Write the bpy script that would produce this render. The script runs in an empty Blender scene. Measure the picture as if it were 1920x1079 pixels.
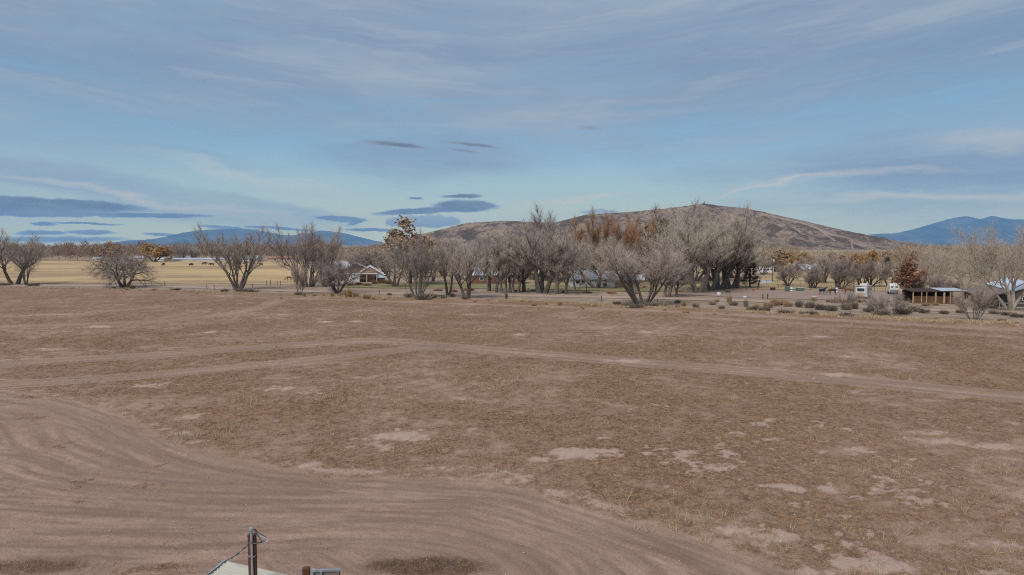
import bpy, bmesh, math, random
import numpy as np
from mathutils import Vector, Matrix
random.seed(7); RNG = np.random.default_rng(11)
S = bpy.context.scene
COL = S.collection
R = math.radians

# ------------------------------------------------------------------ camera
FPX, CX, CY, CAMH, PITCH = 1280.0, 960.0, 539.5, 10.0, math.atan(79.5/1280.0)
cam_d = bpy.data.cameras.new('camera'); cam = bpy.data.objects.new('camera', cam_d); COL.objects.link(cam)
cam.location = (0, 0, CAMH); cam.rotation_euler = (R(90)-PITCH, 0, 0)
cam_d.sensor_width = 36; cam_d.lens = 36*FPX/1920; cam_d.clip_start = 0.5; cam_d.clip_end = 120000
S.camera = cam

def ray(px, py):
    x = (px-CX)/FPX; y = (CY-py)/FPX; c, s = math.cos(PITCH), math.sin(PITCH)
    return x, c + y*s, -s + y*c
def at(px, py, z=0.0):
    dx, dy, dz = ray(px, py); t = (z-CAMH)/dz
    return dx*t, dy*t
def atd(px, Y, py=500):
    dx, dy, dz = ray(px, py); return dx/dy*Y
def ztop(py, Y):
    dx, dy, dz = ray(CX, py); return CAMH + Y*dz/dy
def azel(px, py):
    dx, dy, dz = ray(px, py); return math.atan2(dx, dy), math.atan2(dz, math.hypot(dx, dy))
def lin(r, g, b):
    return tuple(((c/255)/12.92 if c/255 <= .04045 else ((c/255+.055)/1.055)**2.4) for c in (r, g, b))

# ------------------------------------------------------------------ node helper
class NT:
    def __init__(s, tree): s.t = tree; s.n = tree.nodes; s.l = tree.links
    def put(s, sock, v):
        if v is None: return
        if isinstance(v, bpy.types.NodeSocket): s.l.new(v, sock)
        else:
            try: sock.default_value = v
            except Exception: sock.default_value = tuple(v)+(1.0,)
    def new(s, typ, **kw):
        n = s.n.new(typ)
        for k, v in kw.items(): setattr(n, k, v)
        return n
    def math(s, op, a, b=None, c=None, clamp=False):
        n = s.new('ShaderNodeMath', operation=op, use_clamp=clamp)
        for i, v in enumerate((a, b, c)): s.put(n.inputs[i], v)
        return n.outputs[0]
    def vmath(s, op, a, b=None):
        n = s.new('ShaderNodeVectorMath', operation=op); s.put(n.inputs[0], a)
        if b is not None: s.put(n.inputs[1], b)
        return n.outputs['Value' if op in ('LENGTH', 'DOT_PRODUCT') else 'Vector']
    def mix(s, f, a, b, blend='MIX'):
        n = s.new('ShaderNodeMix', data_type='RGBA', blend_type=blend)
        s.put(n.inputs[0], f); s.put(n.inputs[6], a); s.put(n.inputs[7], b)
        return n.outputs[2]
    def ramp(s, v, lo, hi, to0=0.0, to1=1.0, smooth=True):
        n = s.new('ShaderNodeMapRange', interpolation_type='SMOOTHSTEP' if smooth else 'LINEAR')
        s.put(n.inputs[0], v); n.inputs[1].default_value = lo; n.inputs[2].default_value = hi
        n.inputs[3].default_value = to0; n.inputs[4].default_value = to1
        return n.outputs[0]
    def noise(s, vec, scale, detail=4, rough=.5, dist=0.0, col=False):
        n = s.new('ShaderNodeTexNoise'); s.put(n.inputs['Vector'], vec)
        n.inputs['Scale'].default_value = scale; n.inputs['Detail'].default_value = detail
        n.inputs['Roughness'].default_value = rough; n.inputs['Distortion'].default_value = dist
        return n.outputs[1 if col else 0]
    def mapping(s, vec, loc=(0,0,0), rot=(0,0,0), scale=(1,1,1), typ='POINT'):
        n = s.new('ShaderNodeMapping', vector_type=typ); s.put(n.inputs[0], vec)
        n.inputs[1].default_value = loc; n.inputs[2].default_value = rot; n.inputs[3].default_value = scale
        return n.outputs[0]
    def comb(s, x, y, z=0.0):
        n = s.new('ShaderNodeCombineXYZ'); s.put(n.inputs[0], x); s.put(n.inputs[1], y); s.put(n.inputs[2], z)
        return n.outputs[0]

# ------------------------------------------------------------------ world
SUN_EL, SUN_AZ = R(50), R(215)          # azimuth measured from +Y (the view direction) clockwise: behind and to one side
w = bpy.data.worlds.new('World'); S.world = w; w.use_nodes = True
N = NT(w.node_tree); N.n.clear()
out = N.new('ShaderNodeOutputWorld'); bg = N.new('ShaderNodeBackground'); bg.inputs[1].default_value = 0.05
N.l.new(bg.outputs[0], out.inputs[0])
sky = N.new('ShaderNodeTexSky', sky_type='NISHITA'); sky.sun_disc = False
sky.sun_elevation = SUN_EL; sky.sun_rotation = SUN_AZ; sky.altitude = 1500; sky.air_density = 1.0; sky.dust_density = .6; sky.ozone_density = 1.2
gen = N.new('ShaderNodeTexCoord').outputs['Generated']
sep = N.new('ShaderNodeSeparateXYZ'); N.l.new(gen, sep.inputs[0])
dx_, dy_, dz_ = sep.outputs
az = N.math('ARCTAN2', dx_, dy_); el = N.math('ARCSINE', dz_)
ae = N.comb(az, el)
K = 10.0
def sc(rgb, k=1.0): return tuple(c*K*k for c in lin(*rgb)) + (1.0,)
# clear air: Nishita, with the pale dusty band it has low on the horizon
col = N.mix(0.65, sky.outputs[0], sc((134, 184, 208)))
col = N.mix(N.ramp(el, R(9.0), R(2.2)), col, sc((192, 210, 198)))
col = N.mix(N.ramp(el, R(4.6), R(0.6)), col, sc((236, 232, 172), 1.08))
# soft warps
pl = N.math('ADD', N.math('MAXIMUM', dz_, 0.0), 0.07)
plane = N.comb(N.math('DIVIDE', dx_, pl), N.math('DIVIDE', dy_, pl))
w1 = N.vmath('SUBTRACT', N.noise(N.mapping(ae, scale=(7, 26, 1)), 1.0, 5, .6, col=True), (.5, .5, .5))
warp_big = N.vmath('MULTIPLY', w1, (.16, .05, 0))
warp_sm = N.vmath('ADD', N.vmath('MULTIPLY', w1, (.05, .006, 0)),
                  N.vmath('MULTIPLY', N.vmath('SUBTRACT', N.noise(N.mapping(ae, scale=(45, 160, 1)), 1.0, 4, .6, col=True), (.5,.5,.5)), (.012, .006, 0)))
ae_big = N.vmath('ADD', ae, warp_big); ae_sm = N.vmath('ADD', ae, warp_sm)
def blob(vec, px, py, rx, ry, tilt=0, soft=.5):
    a, e = azel(px, py)
    m = N.mapping(vec, (a, e, 0), (0, 0, -R(tilt)), (rx/FPX, ry/FPX, 1), 'TEXTURE')
    return N.ramp(N.vmath('LENGTH', m), 1.0, 1.0-soft)
phase = N.math('SUBTRACT', el, N.math('MULTIPLY', N.math('SQRT', N.math('ADD', N.math('MULTIPLY', az, az), .02)), .09))
fib_v = N.vmath('ADD', N.comb(az, phase), N.vmath('MULTIPLY', w1, (.10, .022, 0)))
streak = N.noise(N.mapping(fib_v, scale=(1.6, 9, 1)), 1.0, 6, .55, .3)
streak2 = N.noise(N.mapping(fib_v, loc=(3, 7, 0), scale=(3.2, 34, 1)), 1.0, 8, .66, .4)
# high thin sheet: full overhead, breaking up towards the horizon
el_w = N.math('ADD', el, N.math('ADD', N.math('MULTIPLY', N.math('SUBTRACT', streak, .5), .26), N.math('MULTIPLY', N.math('SUBTRACT', streak2, .5), .10)))
sheet = N.ramp(el_w, R(5.5), R(12.5))
for (px, py, rx, ry, tilt, soft, op) in [
        (120, 335, 560, 46, 9, .7, .85), (430, 378, 330, 20, 9, .8, .75), (820, 285, 330, 72, 0, .8, .8),
        (1080, 250, 420, 60, 6, .9, .75), (1780, 300, 480, 92, 0, .8, .95), (1700, 385, 420, 34, 2, .9, .55),
        (1420, 330, 330, 34, 6, .9, .5), (60, 250, 500, 26, 5, .9, .6), (-700, 300, 600, 90, 0, .8, .8), (2700, 320, 500, 80, 0, .8, .8)]:
    sheet = N.math('MAXIMUM', sheet, N.math('MULTIPLY', blob(ae_big, px, py, rx, ry, tilt, soft), op))
shade = N.mix(N.ramp(streak, .3, .7), sc((128, 148, 177)), sc((158, 174, 190)))
shade = N.mix(N.ramp(streak2, .45, .72, 0, .6), shade, sc((170, 182, 192)))
col = N.mix(N.math('MULTIPLY', sheet, N.ramp(streak2, .28, .55, .6, 1.0)), col, shade)
# thin cream wisps catching the low light
for (px, py, rx, ry, tilt, op) in [(330, 380, 380, 11, 9, .6), (1075, 372, 150, 10, -7, .6), 
        (1420, 352, 120, 7, -8, .5), (1720, 372, 330, 12, 0, .55), (1560, 335, 260, 11, -3, .4), (1850, 405, 240, 10, 1, .45), (1880, 262, 120, 26, 5, .35), (480, 330, 260, 14, 10, .3)]:
    col = N.mix(N.math('MULTIPLY', blob(ae_big, px, py, rx, ry, tilt, .95), op), col, sc((224, 212, 194)))
# low lenticular and cumulus clouds
rim = sc((146, 158, 178))
dark = N.mix(N.ramp(N.noise(N.mapping(ae, scale=(18, 90, 1)), 1.0, 4, .6), .35, .65), sc((98, 106, 122)), sc((124, 130, 142)))
cum = 0.0
for (px, py, rx, ry, tilt, soft, op) in [
        (90, 384, 175, 13, 1, .45, 1), (250, 403, 150, 5.5, 0, .5, 1), (20, 397, 150, 9, 0, .4, 1), (85, 420, 22, 5, 0, .6, .9),
        (170, 420, 70, 2.6, 2, .6, .9), (80, 437, 50, 5.5, 0, .6, .75), (170, 437, 52, 5, 0, .6, .75), (110, 449, 150, 7, 0, .7, .7), (295, 440, 34, 4, 0, .6, .8),
        (430, 427, 75, 5, 4, .6, .8), (520, 428, 95, 3.2, 4, .6, .85), (640, 411, 60, 6.5, 2, .5, 1), (672, 416, 22, 7, -20, .7, .9), (700, 431, 60, 4, 0, .5, .9),
        (870, 387, 82, 15, 0, .5, .95), (790, 396, 115, 8, -4, .5, 1), (865, 368, 50, 5, -2, .5, .9), (776, 372, 22, 2.5, 0, .6, .9),
        (745, 271, 85, 8, 5, .7, .8), (890, 272, 80, 5, 6, .7, .75), (870, 283, 50, 4, 6, .7, .7), (1110, 239, 45, 7, 4, .9, .5)]:
    cum = N.math('MAXIMUM', cum, N.math('MULTIPLY', blob(ae_sm, px, py, rx, ry, tilt, soft*1.15), op))
col = N.mix(N.ramp(cum, .05, .6, 0, .95), col, N.mix(N.ramp(cum, .3, .95), rim, dark))
# a pale puffy bank low down
puff = N.vmath('ADD', ae, N.vmath('MULTIPLY', N.vmath('SUBTRACT', N.noise(N.mapping(ae, scale=(70, 80, 1)), 1.0, 5, .6, col=True), (.5,.5,.5)), (.014, .016, 0)))
cum = 0.0
for (px, py, rx, ry) in [(745, 416, 25, 11), (782, 414, 30, 13), (815, 413, 28, 14), (842, 415, 26, 11), (800, 421, 70, 8), (1125, 398, 44, 6)]:
    cum = N.math('MAXIMUM', cum, blob(puff, px, py, rx, ry, 0, .4))
col = N.mix(N.math('MULTIPLY', cum, .85), col, N.mix(N.ramp(el, R(1.3), R(2.5)), sc((122, 131, 150)), sc((168, 170, 178))))
# below the horizon the world is only ever seen past the edge of the ground
col = N.mix(N.ramp(el, R(-0.1), R(-1.5)), col, sc((120, 105, 95)))
N.l.new(col, bg.inputs[0])

sun_d = bpy.data.lights.new('sun', 'SUN'); sun = bpy.data.objects.new('sun', sun_d); COL.objects.link(sun)
sun_d.energy = 1.5; sun_d.angle = R(28); sun_d.color = (1.0, .93, .85)
sd = Vector((math.sin(SUN_AZ)*math.cos(SUN_EL), math.cos(SUN_AZ)*math.cos(SUN_EL), math.sin(SUN_EL)))
sun.rotation_euler = (-sd).to_track_quat('-Z', 'Y').to_euler(); sun.location = sd*80

S.view_settings.view_transform = 'Standard'; S.view_settings.look = 'None'; S.view_settings.gamma = 1
S.view_settings.exposure = 1.0; S.view_settings.use_curve_mapping = False
S.cycles.use_denoising = False; S.cycles.filter_width = 1.1
S.cycles.max_bounces = 5; S.cycles.diffuse_bounces = 3; S.cycles.volume_bounces = 2; S.cycles.transparent_max_bounces = 4

# ------------------------------------------------------------------ object helpers
def tag(o, label=None, cat=None, group=None, kind=None):
    for k, v in (('label', label), ('category', cat), ('group', group), ('kind', kind)):
        if v: o[k] = v
    return o
def empty(name, loc=(0,0,0), rz=0.0):
    o = bpy.data.objects.new(name, None); COL.objects.link(o); o.location = loc; o.rotation_euler = (0, 0, rz)
    o.empty_display_size = .3
    return o
def link_mesh(name, me, parent=None, loc=None, rz=0.0):
    o = bpy.data.objects.new(name, me); COL.objects.link(o)
    if parent: o.parent = parent
    if loc is not None: o.location = loc
    if rz: o.rotation_euler = (0, 0, rz)
    return o
def np_mesh(name, v, tris=None, quads=None, mat=None, smooth=False, attrs=None):
    v = np.asarray(v, np.float32); me = bpy.data.meshes.new(name)
    me.vertices.add(len(v)); me.vertices.foreach_set('co', v.ravel())
    parts = []; starts = []; n = 0
    for a, k in ((tris, 3), (quads, 4)):
        if a is not None and len(a):
            a = np.asarray(a, np.int32); parts.append(a.ravel()); starts.append(n + np.arange(len(a), dtype=np.int32)*k); n += a.size
    idx = np.concatenate(parts); st = np.concatenate(starts)
    me.loops.add(len(idx)); me.loops.foreach_set('vertex_index', idx)
    me.polygons.add(len(st)); me.polygons.foreach_set('loop_start', st)
    if smooth: me.polygons.foreach_set('use_smooth', np.ones(len(st), bool))
    for k, a in (attrs or {}).items():
        at_ = me.attributes.new(k, 'FLOAT', 'POINT'); at_.data.foreach_set('value', np.asarray(a, np.float32))
    me.update(calc_edges=True); me.validate(clean_customdata=False)
    if mat: me.materials.append(mat)
    return me
class MB:
    'collects boxes, bars, tubes and polygons for ONE mesh'
    def __init__(s): s.v = []; s.f = []
    def poly(s, pts):
        n = len(s.v); s.v += [tuple(p) for p in pts]; s.f.append(tuple(range(n, n+len(pts)))); return s
    def box(s, c, d, rz=0.0):
        n = len(s.v); cx, cy, cz = c; hx, hy, hz = d[0]/2, d[1]/2, d[2]/2; co, si = math.cos(rz), math.sin(rz)
        for z in (-hz, hz):
            for x, y in ((-hx,-hy),(hx,-hy),(hx,hy),(-hx,hy)): s.v.append((cx+x*co-y*si, cy+x*si+y*co, cz+z))
        for q in ((0,3,2,1),(4,5,6,7),(0,1,5,4),(1,2,6,5),(2,3,7,6),(3,0,4,7)): s.f.append(tuple(n+i for i in q))
        return s
    def prism(s, base, top):
        n = len(s.v); k = len(base); s.v += [tuple(p) for p in base]+[tuple(p) for p in top]
        s.f.append(tuple(n+i for i in reversed(range(k)))); s.f.append(tuple(n+k+i for i in range(k)))
        for i in range(k): j = (i+1) % k; s.f.append((n+i, n+j, n+k+j, n+k+i))
        return s
    def tube(s, pts, rad, sides=6, cap=True):
        pts = [Vector(p) for p in pts]; rads = rad if hasattr(rad, '__len__') else [rad]*len(pts)
        n0 = len(s.v)
        for i, p in enumerate(pts):
            d = (pts[min(i+1, len(pts)-1)]-pts[max(i-1, 0)]).normalized()
            u = d.cross(Vector((0,0,1)) if abs(d.z) < .9 else Vector((1,0,0))).normalized(); q = d.cross(u)
            for k in range(sides):
                a = 2*math.pi*k/sides; s.v.append(tuple(p+(u*math.cos(a)+q*math.sin(a))*rads[i]))
        for i in range(len(pts)-1):
            for k in range(sides):
                k2 = (k+1) % sides; a = n0+i*sides
                s.f.append((a+k, a+k2, a+sides+k2, a+sides+k))
        if cap:
            s.f.append(tuple(n0+k for k in reversed(range(sides)))); e = n0+(len(pts)-1)*sides
            s.f.append(tuple(e+k for k in range(sides)))
        return s
    def mesh(s, name, mat=None, smooth=False):
        me = bpy.data.meshes.new(name); me.from_pydata(s.v, [], s.f); me.update()
        if smooth: me.polygons.foreach_set('use_smooth', [True]*len(me.polygons))
        if mat: me.materials.append(mat)
        return me
    def build(s, name, mat, parent=None, loc=None, rz=0.0, smooth=False):
        return link_mesh(name, s.mesh(name, mat, smooth), parent, loc, rz)
def copy_tree(o, parent=None):
    c = o.copy(); COL.objects.link(c)
    if parent: c.parent = parent
    for ch in list(o.children): copy_tree(ch, c)
    return c

# ------------------------------------------------------------------ numpy noise
_P = RNG.permutation(512); _G = RNG.normal(size=(512, 2)); _G /= np.linalg.norm(_G, axis=1)[:, None]
def pnoise(x, y, seed=0):
    x = np.asarray(x, float); y = np.asarray(y, float)
    xi = np.floor(x).astype(int); yi = np.floor(y).astype(int); xf = x-xi; yf = y-yi
    def g(i, j, fx, fy):
        h = _P[(_P[(i+seed*37) & 511] + j) & 511]; return _G[h, 0]*fx + _G[h, 1]*fy
    u = xf*xf*xf*(xf*(xf*6-15)+10); v = yf*yf*yf*(yf*(yf*6-15)+10)
    a = g(xi, yi, xf, yf); b = g(xi+1, yi, xf-1, yf); c = g(xi, yi+1, xf, yf-1); d = g(xi+1, yi+1, xf-1, yf-1)
    return ((a+(b-a)*u)*(1-v) + (c+(d-c)*u)*v)*1.5
def fbm(x, y, o=4, seed=0, rough=.5):
    t = 0; a = 1.0; n = 0
    for i in range(o): t = t + a*pnoise(x*2**i, y*2**i, seed+i*3); n += a; a *= rough
    return t/n
def sstep(a, b, x):
    t = np.clip((x-a)/(b-a), 0, 1); return t*t*(3-2*t)
def smooth_line(pts, n=8):
    P = [np.array(p, float) for p in pts]; P = [2*P[0]-P[1]]+P+[2*P[-1]-P[-2]]; o = []
    for i in range(1, len(P)-2):
        for k in range(n):
            t = k/n; o.append(.5*((2*P[i])+(-P[i-1]+P[i+1])*t+(2*P[i-1]-5*P[i]+4*P[i+1]-P[i+2])*t*t+(-P[i-1]+3*P[i]-3*P[i+1]+P[i+2])*t**3))
    o.append(P[-2]); return np.array(o)
def line_dist(X, Y, line):
    'signed distance (positive on the far side of a line running towards +X) and arc length'
    best = np.full(X.shape, 1e9); sd = np.zeros(X.shape); sl = np.zeros(X.shape); acc = 0.0
    for i in range(len(line)-1):
        ax, ay = line[i]; bx, by = line[i+1]; ex, ey = bx-ax, by-ay; L = math.hypot(ex, ey)
        if L < 1e-6: continue
        t = np.clip(((X-ax)*ex+(Y-ay)*ey)/(L*L), 0, 1); qx = X-ax-t*ex; qy = Y-ay-t*ey; d = np.hypot(qx, qy)
        m = d < best; best = np.where(m, d, best); sd = np.where(m, np.where(ex*qy-ey*qx >= 0, d, -d), sd); sl = np.where(m, acc+t*L, sl); acc += L
    return sd, sl

# ------------------------------------------------------------------ materials
MATS = {}
def mat(name, c1, c2=None, rough=.85, scale=3.0, bump=0.0, metal=0.0, rand=0.0, stretch=(1,1,1), coord='Object', detail=5, spec=.25):
    if name in MATS: return MATS[name]
    m = bpy.data.materials.new(name); m.use_nodes = True; T = NT(m.node_tree); b = T.n['Principled BSDF']
    b.inputs['Roughness'].default_value = rough; b.inputs['Metallic'].default_value = metal; b.inputs['Specular IOR Level'].default_value = spec
    tc = T.new('ShaderNodeTexCoord').outputs[coord]
    nz = T.noise(T.mapping(tc, scale=stretch), scale, detail, .6)
    c = T.mix(T.ramp(nz, .32, .68), tuple(c1)+(1,), tuple(c2 or [x*.75 for x in c1])+(1,))
    if rand:
        oi = T.new('ShaderNodeObjectInfo').outputs['Random']
        hs = T.new('ShaderNodeHueSaturation'); T.put(hs.inputs['Color'], c)
        T.put(hs.inputs['Value'], T.ramp(oi, 0, 1, 1-rand, 1+rand, False))
        T.put(hs.inputs['Saturation'], T.ramp(T.math('FRACT', T.math('MULTIPLY', oi, 7.3)), 0, 1, 1-rand, 1+rand, False)); c = hs.outputs[0]
    T.put(b.inputs['Base Color'], c)
    if bump:
        bn = T.new('ShaderNodeBump'); bn.inputs['Strength'].default_value = bump; bn.inputs['Distance'].default_value = .05
        T.put(bn.inputs['Height'], nz); T.put(b.inputs['Normal'], bn.outputs[0])
    MATS[name] = m; return m
# ================================================================== SETTING
# ---- ground sheet reaching the horizon
def ground_mat():
    m = bpy.data.materials.new('far_ground'); m.use_nodes = True; T = NT(m.node_tree); b = T.n['Principled BSDF']
    b.inputs['Roughness'].default_value = .95; b.inputs['Specular IOR Level'].default_value = .1
    p = T.new('ShaderNodeNewGeometry').outputs['Position']
    c = T.mix(T.ramp(T.noise(p, .02, 6, .6), .35, .65), (.30, .215, .165, 1), (.36, .27, .19, 1))
    c = T.mix(T.ramp(T.noise(p, .6, 5, .65), .5, .72), c, (.19, .13, .09, 1))
    c = T.mix(T.ramp(T.noise(p, .004, 3, .5), .45, .6), c, (.36, .27, .155, 1))
    T.put(b.inputs['Base Color'], c); return m
bm = bmesh.new(); rings = [0, 30, 80, 200, 500, 1200, 3000, 8000, 16000, 23600]; prev = None
for r in rings:
    if r == 0: cur = [bm.verts.new((0, 0, -.15))]
    else: cur = [bm.verts.new((r*math.cos(a*math.pi/24), r*math.sin(a*math.pi/24), -.15)) for a in range(48)]
    if prev is not None:
        for k in range(48):
            k2 = (k+1) % 48
            if len(prev) == 1: bm.faces.new((prev[0], cur[k], cur[k2]))
            else: bm.faces.new((prev[k], cur[k], cur[k2], prev[k2]))
    prev = cur
me = bpy.data.meshes.new('ground'); bm.to_mesh(me); bm.free(); me.materials.append(ground_mat())
tag(link_mesh('ground', me), 'dry tan valley floor reaching to the mountains', kind='structure')

# ---- the near field: a fan-shaped sheet, finer close by, with real ruts and clods
EDGE = smooth_line([at(*p) for p in [(-900,524),(-300,531),(0,539),(300,545),(560,553),(800,560),(1000,565),(1200,575),(1500,587),(1750,600),(1920,607),(2300,622),(2900,640)]], 6)
def edge_at(u):
    'range of the field boundary along the bearing X/Y = u'
    return np.interp(u, EDGE[:, 0]/EDGE[:, 1], EDGE[:, 1])
NU, NV = 660, 520
u = np.linspace(-1.25, 1.25, NU); vv = np.linspace(0, 1, NV)
Dn = 11.0; De = edge_at(u)+1.5
Yg = Dn*(De[None, :]/Dn)**vv[:, None]; Xg = Yg*u[None, :]
GX, GY = Xg.ravel(), Yg.ravel()
def L_(pts, n=8): return smooth_line([at(*p) for p in pts], n)
DRIVE = L_([(-500,716),(-250,722),(0,733),(100,745),(200,768),(300,815),(400,850),(500,873),(600,890),(750,895),(900,900),(1000,922),(1100,950),(1200,980),(1300,1010),(1400,1042),(1500,1077),(1640,1130),(1800,1240)])
TRACKS = [  # polyline, half width, strength
    (L_([(-400,752),(0,722),(200,709),(400,693),(600,673),(760,655),(840,650)]), 1.7, .95),
    (L_([(-300,702),(0,683),(300,665),(580,645),(720,640),(900,655),(1200,680),(1500,705),(1920,745),(2400,790)]), 2.0, .95),
    (L_([(-200,625),(0,613),(300,602),(430,588),(490,576),(520,564)]), 1.6, .9),
    (L_([(-200,598),(100,590),(300,575),(420,562)]), 1.2, .4),
    (L_([(1100,578),(1300,586),(1500,597),(1750,611),(1920,620),(2300,640)]), 2.2, .75),
    (L_([(1300,596),(1600,612),(1920,634),(2300,655)]), 1.5, .45),
    (L_([(560,560),(800,568),(1000,574),(1150,580)]), 1.6, .55)]
NEAR = [
    (L_([(120,1085),(260,980),(420,925),(620,900),(760,885)]), .9, .55),
    (L_([(-100,800),(150,850),(330,935),(520,1010),(640,1085)]), .9, .6),
    (L_([(560,1085),(760,1000),(960,950),(1120,945)]), .9, .5),
    (L_([(-300,735),(0,748),(100,760),(200,790),(300,833),(420,868),(560,890),(750,906),(950,918),(1100,962),(1300,1030),(1420,1079),(1560,1150)]), 1.6, 1.),
    (L_([(-200,840),(0,865),(100,893),(300,915),(600,925),(900,932),(1050,967),(1200,1020),(1300,1079),(1400,1150)]), 1.5, 1.),
    (L_([(-200,925),(200,950),(500,957),(800,957),(950,987),(1080,1042),(1150,1110)]), 1.3, .9),
    (L_([(-150,755),(0,782),(40,802),(80,842),(180,884),(350,908),(600,915)]), 1.2, 1.),
    (L_([(-200,1000),(200,1008),(450,1003),(700,992),(900,1015),(1000,1085)]), 1.2, .8),
    (L_([(0,745),(120,760),(200,802),(260,842),(330,872),(450,893),(620,902)]), 1.0, .9)]
PATCH = [  # bare sandy spots: px, py, half width px, half height px, strength
    (755,817,62,10,1.0),(700,835,60,18,.45),(577,875,30,9,1),(345,812,30,6,.8),(350,783,36,7,.75),(1080,851,58,12,.95),(1010,862,40,6,.7),(1600,845,46,10,.85),(1545,846,30,6,.6),
    (1760,828,75,9,.8),(1730,812,60,6,.7),(1880,838,60,9,.8),(1480,915,36,10,.9),(1560,918,30,9,.8),(1375,993,52,14,.95),(1440,1010,70,16,.8),(1650,1062,95,16,.95),(1540,1075,60,12,.8),(1850,1020,60,12,.7),
    (1185,678,42,5,.95),(1570,703,40,4,.9),(540,728,60,6,.6),(290,722,50,7,.65),(570,733,50,7,.55),(90,655,46,3.5,.75),(190,613,36,2.6,.9),(395,623,14,2.2,.95),(610,604,14,1.8,.9),(670,603,14,1.8,.9),
    (530,591,13,1.6,.9),(975,628,13,2,.9),(1210,623,16,2.4,.95),(1540,632,17,2.4,.95),(1590,669,30,3,.7),(880,590,18,2,.7),(865,748,22,4,.7),(880,810,40,8,.5),(1180,765,40,6,.5),(1330,645,20,2,.5),
    (940,895,80,14,.6),(1060,925,60,10,.6),(830,880,80,10,.5),(760,1012,55,9,.8),(1130,820,30,6,.5),(1700,640,26,2.4,.6),(1150,575,20,1.6,.7),(1240,915,30,7,.5),(1790,660,40,3,.5),(1690,690,36,3,.5),
    (120,590,50,1.6,.6),(1890,860,40,10,.6),(1620,905,30,6,.5),(1690,985,50,9,.6),(1330,940,28,6,.5),(1270,960,30,7,.4)]
def field_masks(X, Y):
    far = sstep(40, 90, Y)
    n1 = fbm(X/5.0, Y/5.0, 5, 1, .6); n2 = fbm(X/1.1, Y/1.1, 4, 5, .6); n3 = fbm(X/18., Y/18., 3, 9); n4 = fbm(X/.4, Y/.4, 3, 15, .6)
    sd, sl = line_dist(X, Y, DRIVE)
    drive = sstep(.35, -.5, sd + .5*n2 + .35*n1)
    streak = np.zeros_like(X); ruts = np.zeros_like(X); trk = np.zeros_like(X)
    for i, (ln, hw, st) in enumerate(TRACKS):
        d, s = line_dist(X, Y, ln); d = d + .25*n1
        band = sstep(hw*1.25, hw*.55, np.abs(d))*st
        rut = np.exp(-((np.abs(d)-hw*.55)/(.26*hw))**2)*st
        trk = np.maximum(trk, np.maximum(band*.8, rut*(.85+.3*n2)))
        ruts = np.maximum(ruts, rut); streak = np.maximum(streak, band*(.5+.5*fbm(d*2.6, s*.09, 3, 20+i)))
    nearw = np.zeros_like(X)
    for i, (ln, hw, st) in enumerate(NEAR):
        d, s = line_dist(X, Y, ln); band = sstep(hw*2.4, hw*.9, np.abs(d))*st
        q = .5+.95*fbm(d*2.0+.8*n1+.25*n2, s*.16, 6, 40+i, .72)*(.75+.8*n3+.6*n1); m = band > nearw
        streak = np.where(m & (drive > .02), q*drive+streak*(1-drive), streak); nearw = np.maximum(nearw, band)
        ruts = np.maximum(ruts, np.exp(-((np.abs(d)-.75)/.2)**2)*st*drive*.8)
    # scrub left standing between the turning tracks
    left = sstep(-6, -12, X)*drive
    keep = left*sstep(-.05, .25, n1*.8+.5*n2+.35*fbm(X/2.2, Y/1.2, 3, 77)-.25*nearw)
    bare = np.zeros_like(X); mound = np.zeros_like(X)
    for (px, py, rx, ry, st) in PATCH:
        cx, cy = at(px, py); x1, _ = at(px+rx, py); _, y1 = at(px, py-ry); _, y0 = at(px, py+ry)
        ax, ay = abs(x1-cx), abs(y1-y0)/2
        near = (np.abs(X-cx) < ax*2.4) & (np.abs(Y-cy) < ay*2.8)
        if not near.any(): continue
        q = np.hypot((X[near]-cx)/(ax*1.25), (Y[near]-cy)/(ay*1.25))
        b = sstep(-.12, .42, .80*st*np.clip(1.2-q, 0, 1)-.30+.7*n2[near]+.3*n1[near]+.45*n4[near])*(.6+.4*st)*sstep(1.6, 1.2, q)
        bare[near] = np.maximum(bare[near], b)
        if st >= .9: mound[near] = np.maximum(mound[near], sstep(1.0, .1, np.hypot((X[near]-cx)/ax, (Y[near]-cy)/ay)))
    # general thin spots, more of them towards the +X corner close in
    thin = .34 - .30*sstep(-2, 16, X)*sstep(50, 27, Y) + .13*far
    bare = np.maximum(bare, sstep(thin-.04, thin+.34, n1*.55+n2*.55+.25*n3+.4*n4)*.85*(1-drive))
    bare = np.maximum(bare, (1-drive)*np.exp(-(np.abs(sd-.5)/.55)**2)*sstep(-.1, .35, n2+n1)*.7)
    veg = np.clip(.72+.5*n1+.6*n2+.35*n3+.3*n4, 0, 1)
    veg = np.maximum(veg*(1-drive), keep*.8)*(1-.85*bare)*(1-.93*trk)
    # dark trampled litter by the pen
    cx, cy = at(800, 1062); litter = sstep(1.2, .4, np.hypot((X-cx)/2.3, (Y-cy)/.75)+.4*n2+.3*n1)
    cx, cy = at(60, 1062); litter = np.maximum(litter, .7*sstep(1.2, .4, np.hypot((X-cx)/2.2, (Y-cy)/.6)+.5*n2))
    veg = np.maximum(veg, litter*.9)
    return dict(veg=veg, bare=bare*(1-.7*drive), streak=np.clip(streak, 0, 1), track=np.clip(trk, 0, 1), drive=drive, ruts=np.clip(ruts, 0, 1), mound=mound, litter=litter, n1=n1, n2=n2, n4=n4)
FM = field_masks(GX, GY)
hf = fbm(GX/.35, GY/.35, 3, 60, .6)
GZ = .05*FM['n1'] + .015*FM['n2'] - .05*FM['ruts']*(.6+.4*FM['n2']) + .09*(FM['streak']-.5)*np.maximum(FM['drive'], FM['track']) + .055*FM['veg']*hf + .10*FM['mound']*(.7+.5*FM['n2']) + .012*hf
ii = np.arange(NU*NV).reshape(NV, NU)
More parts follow.
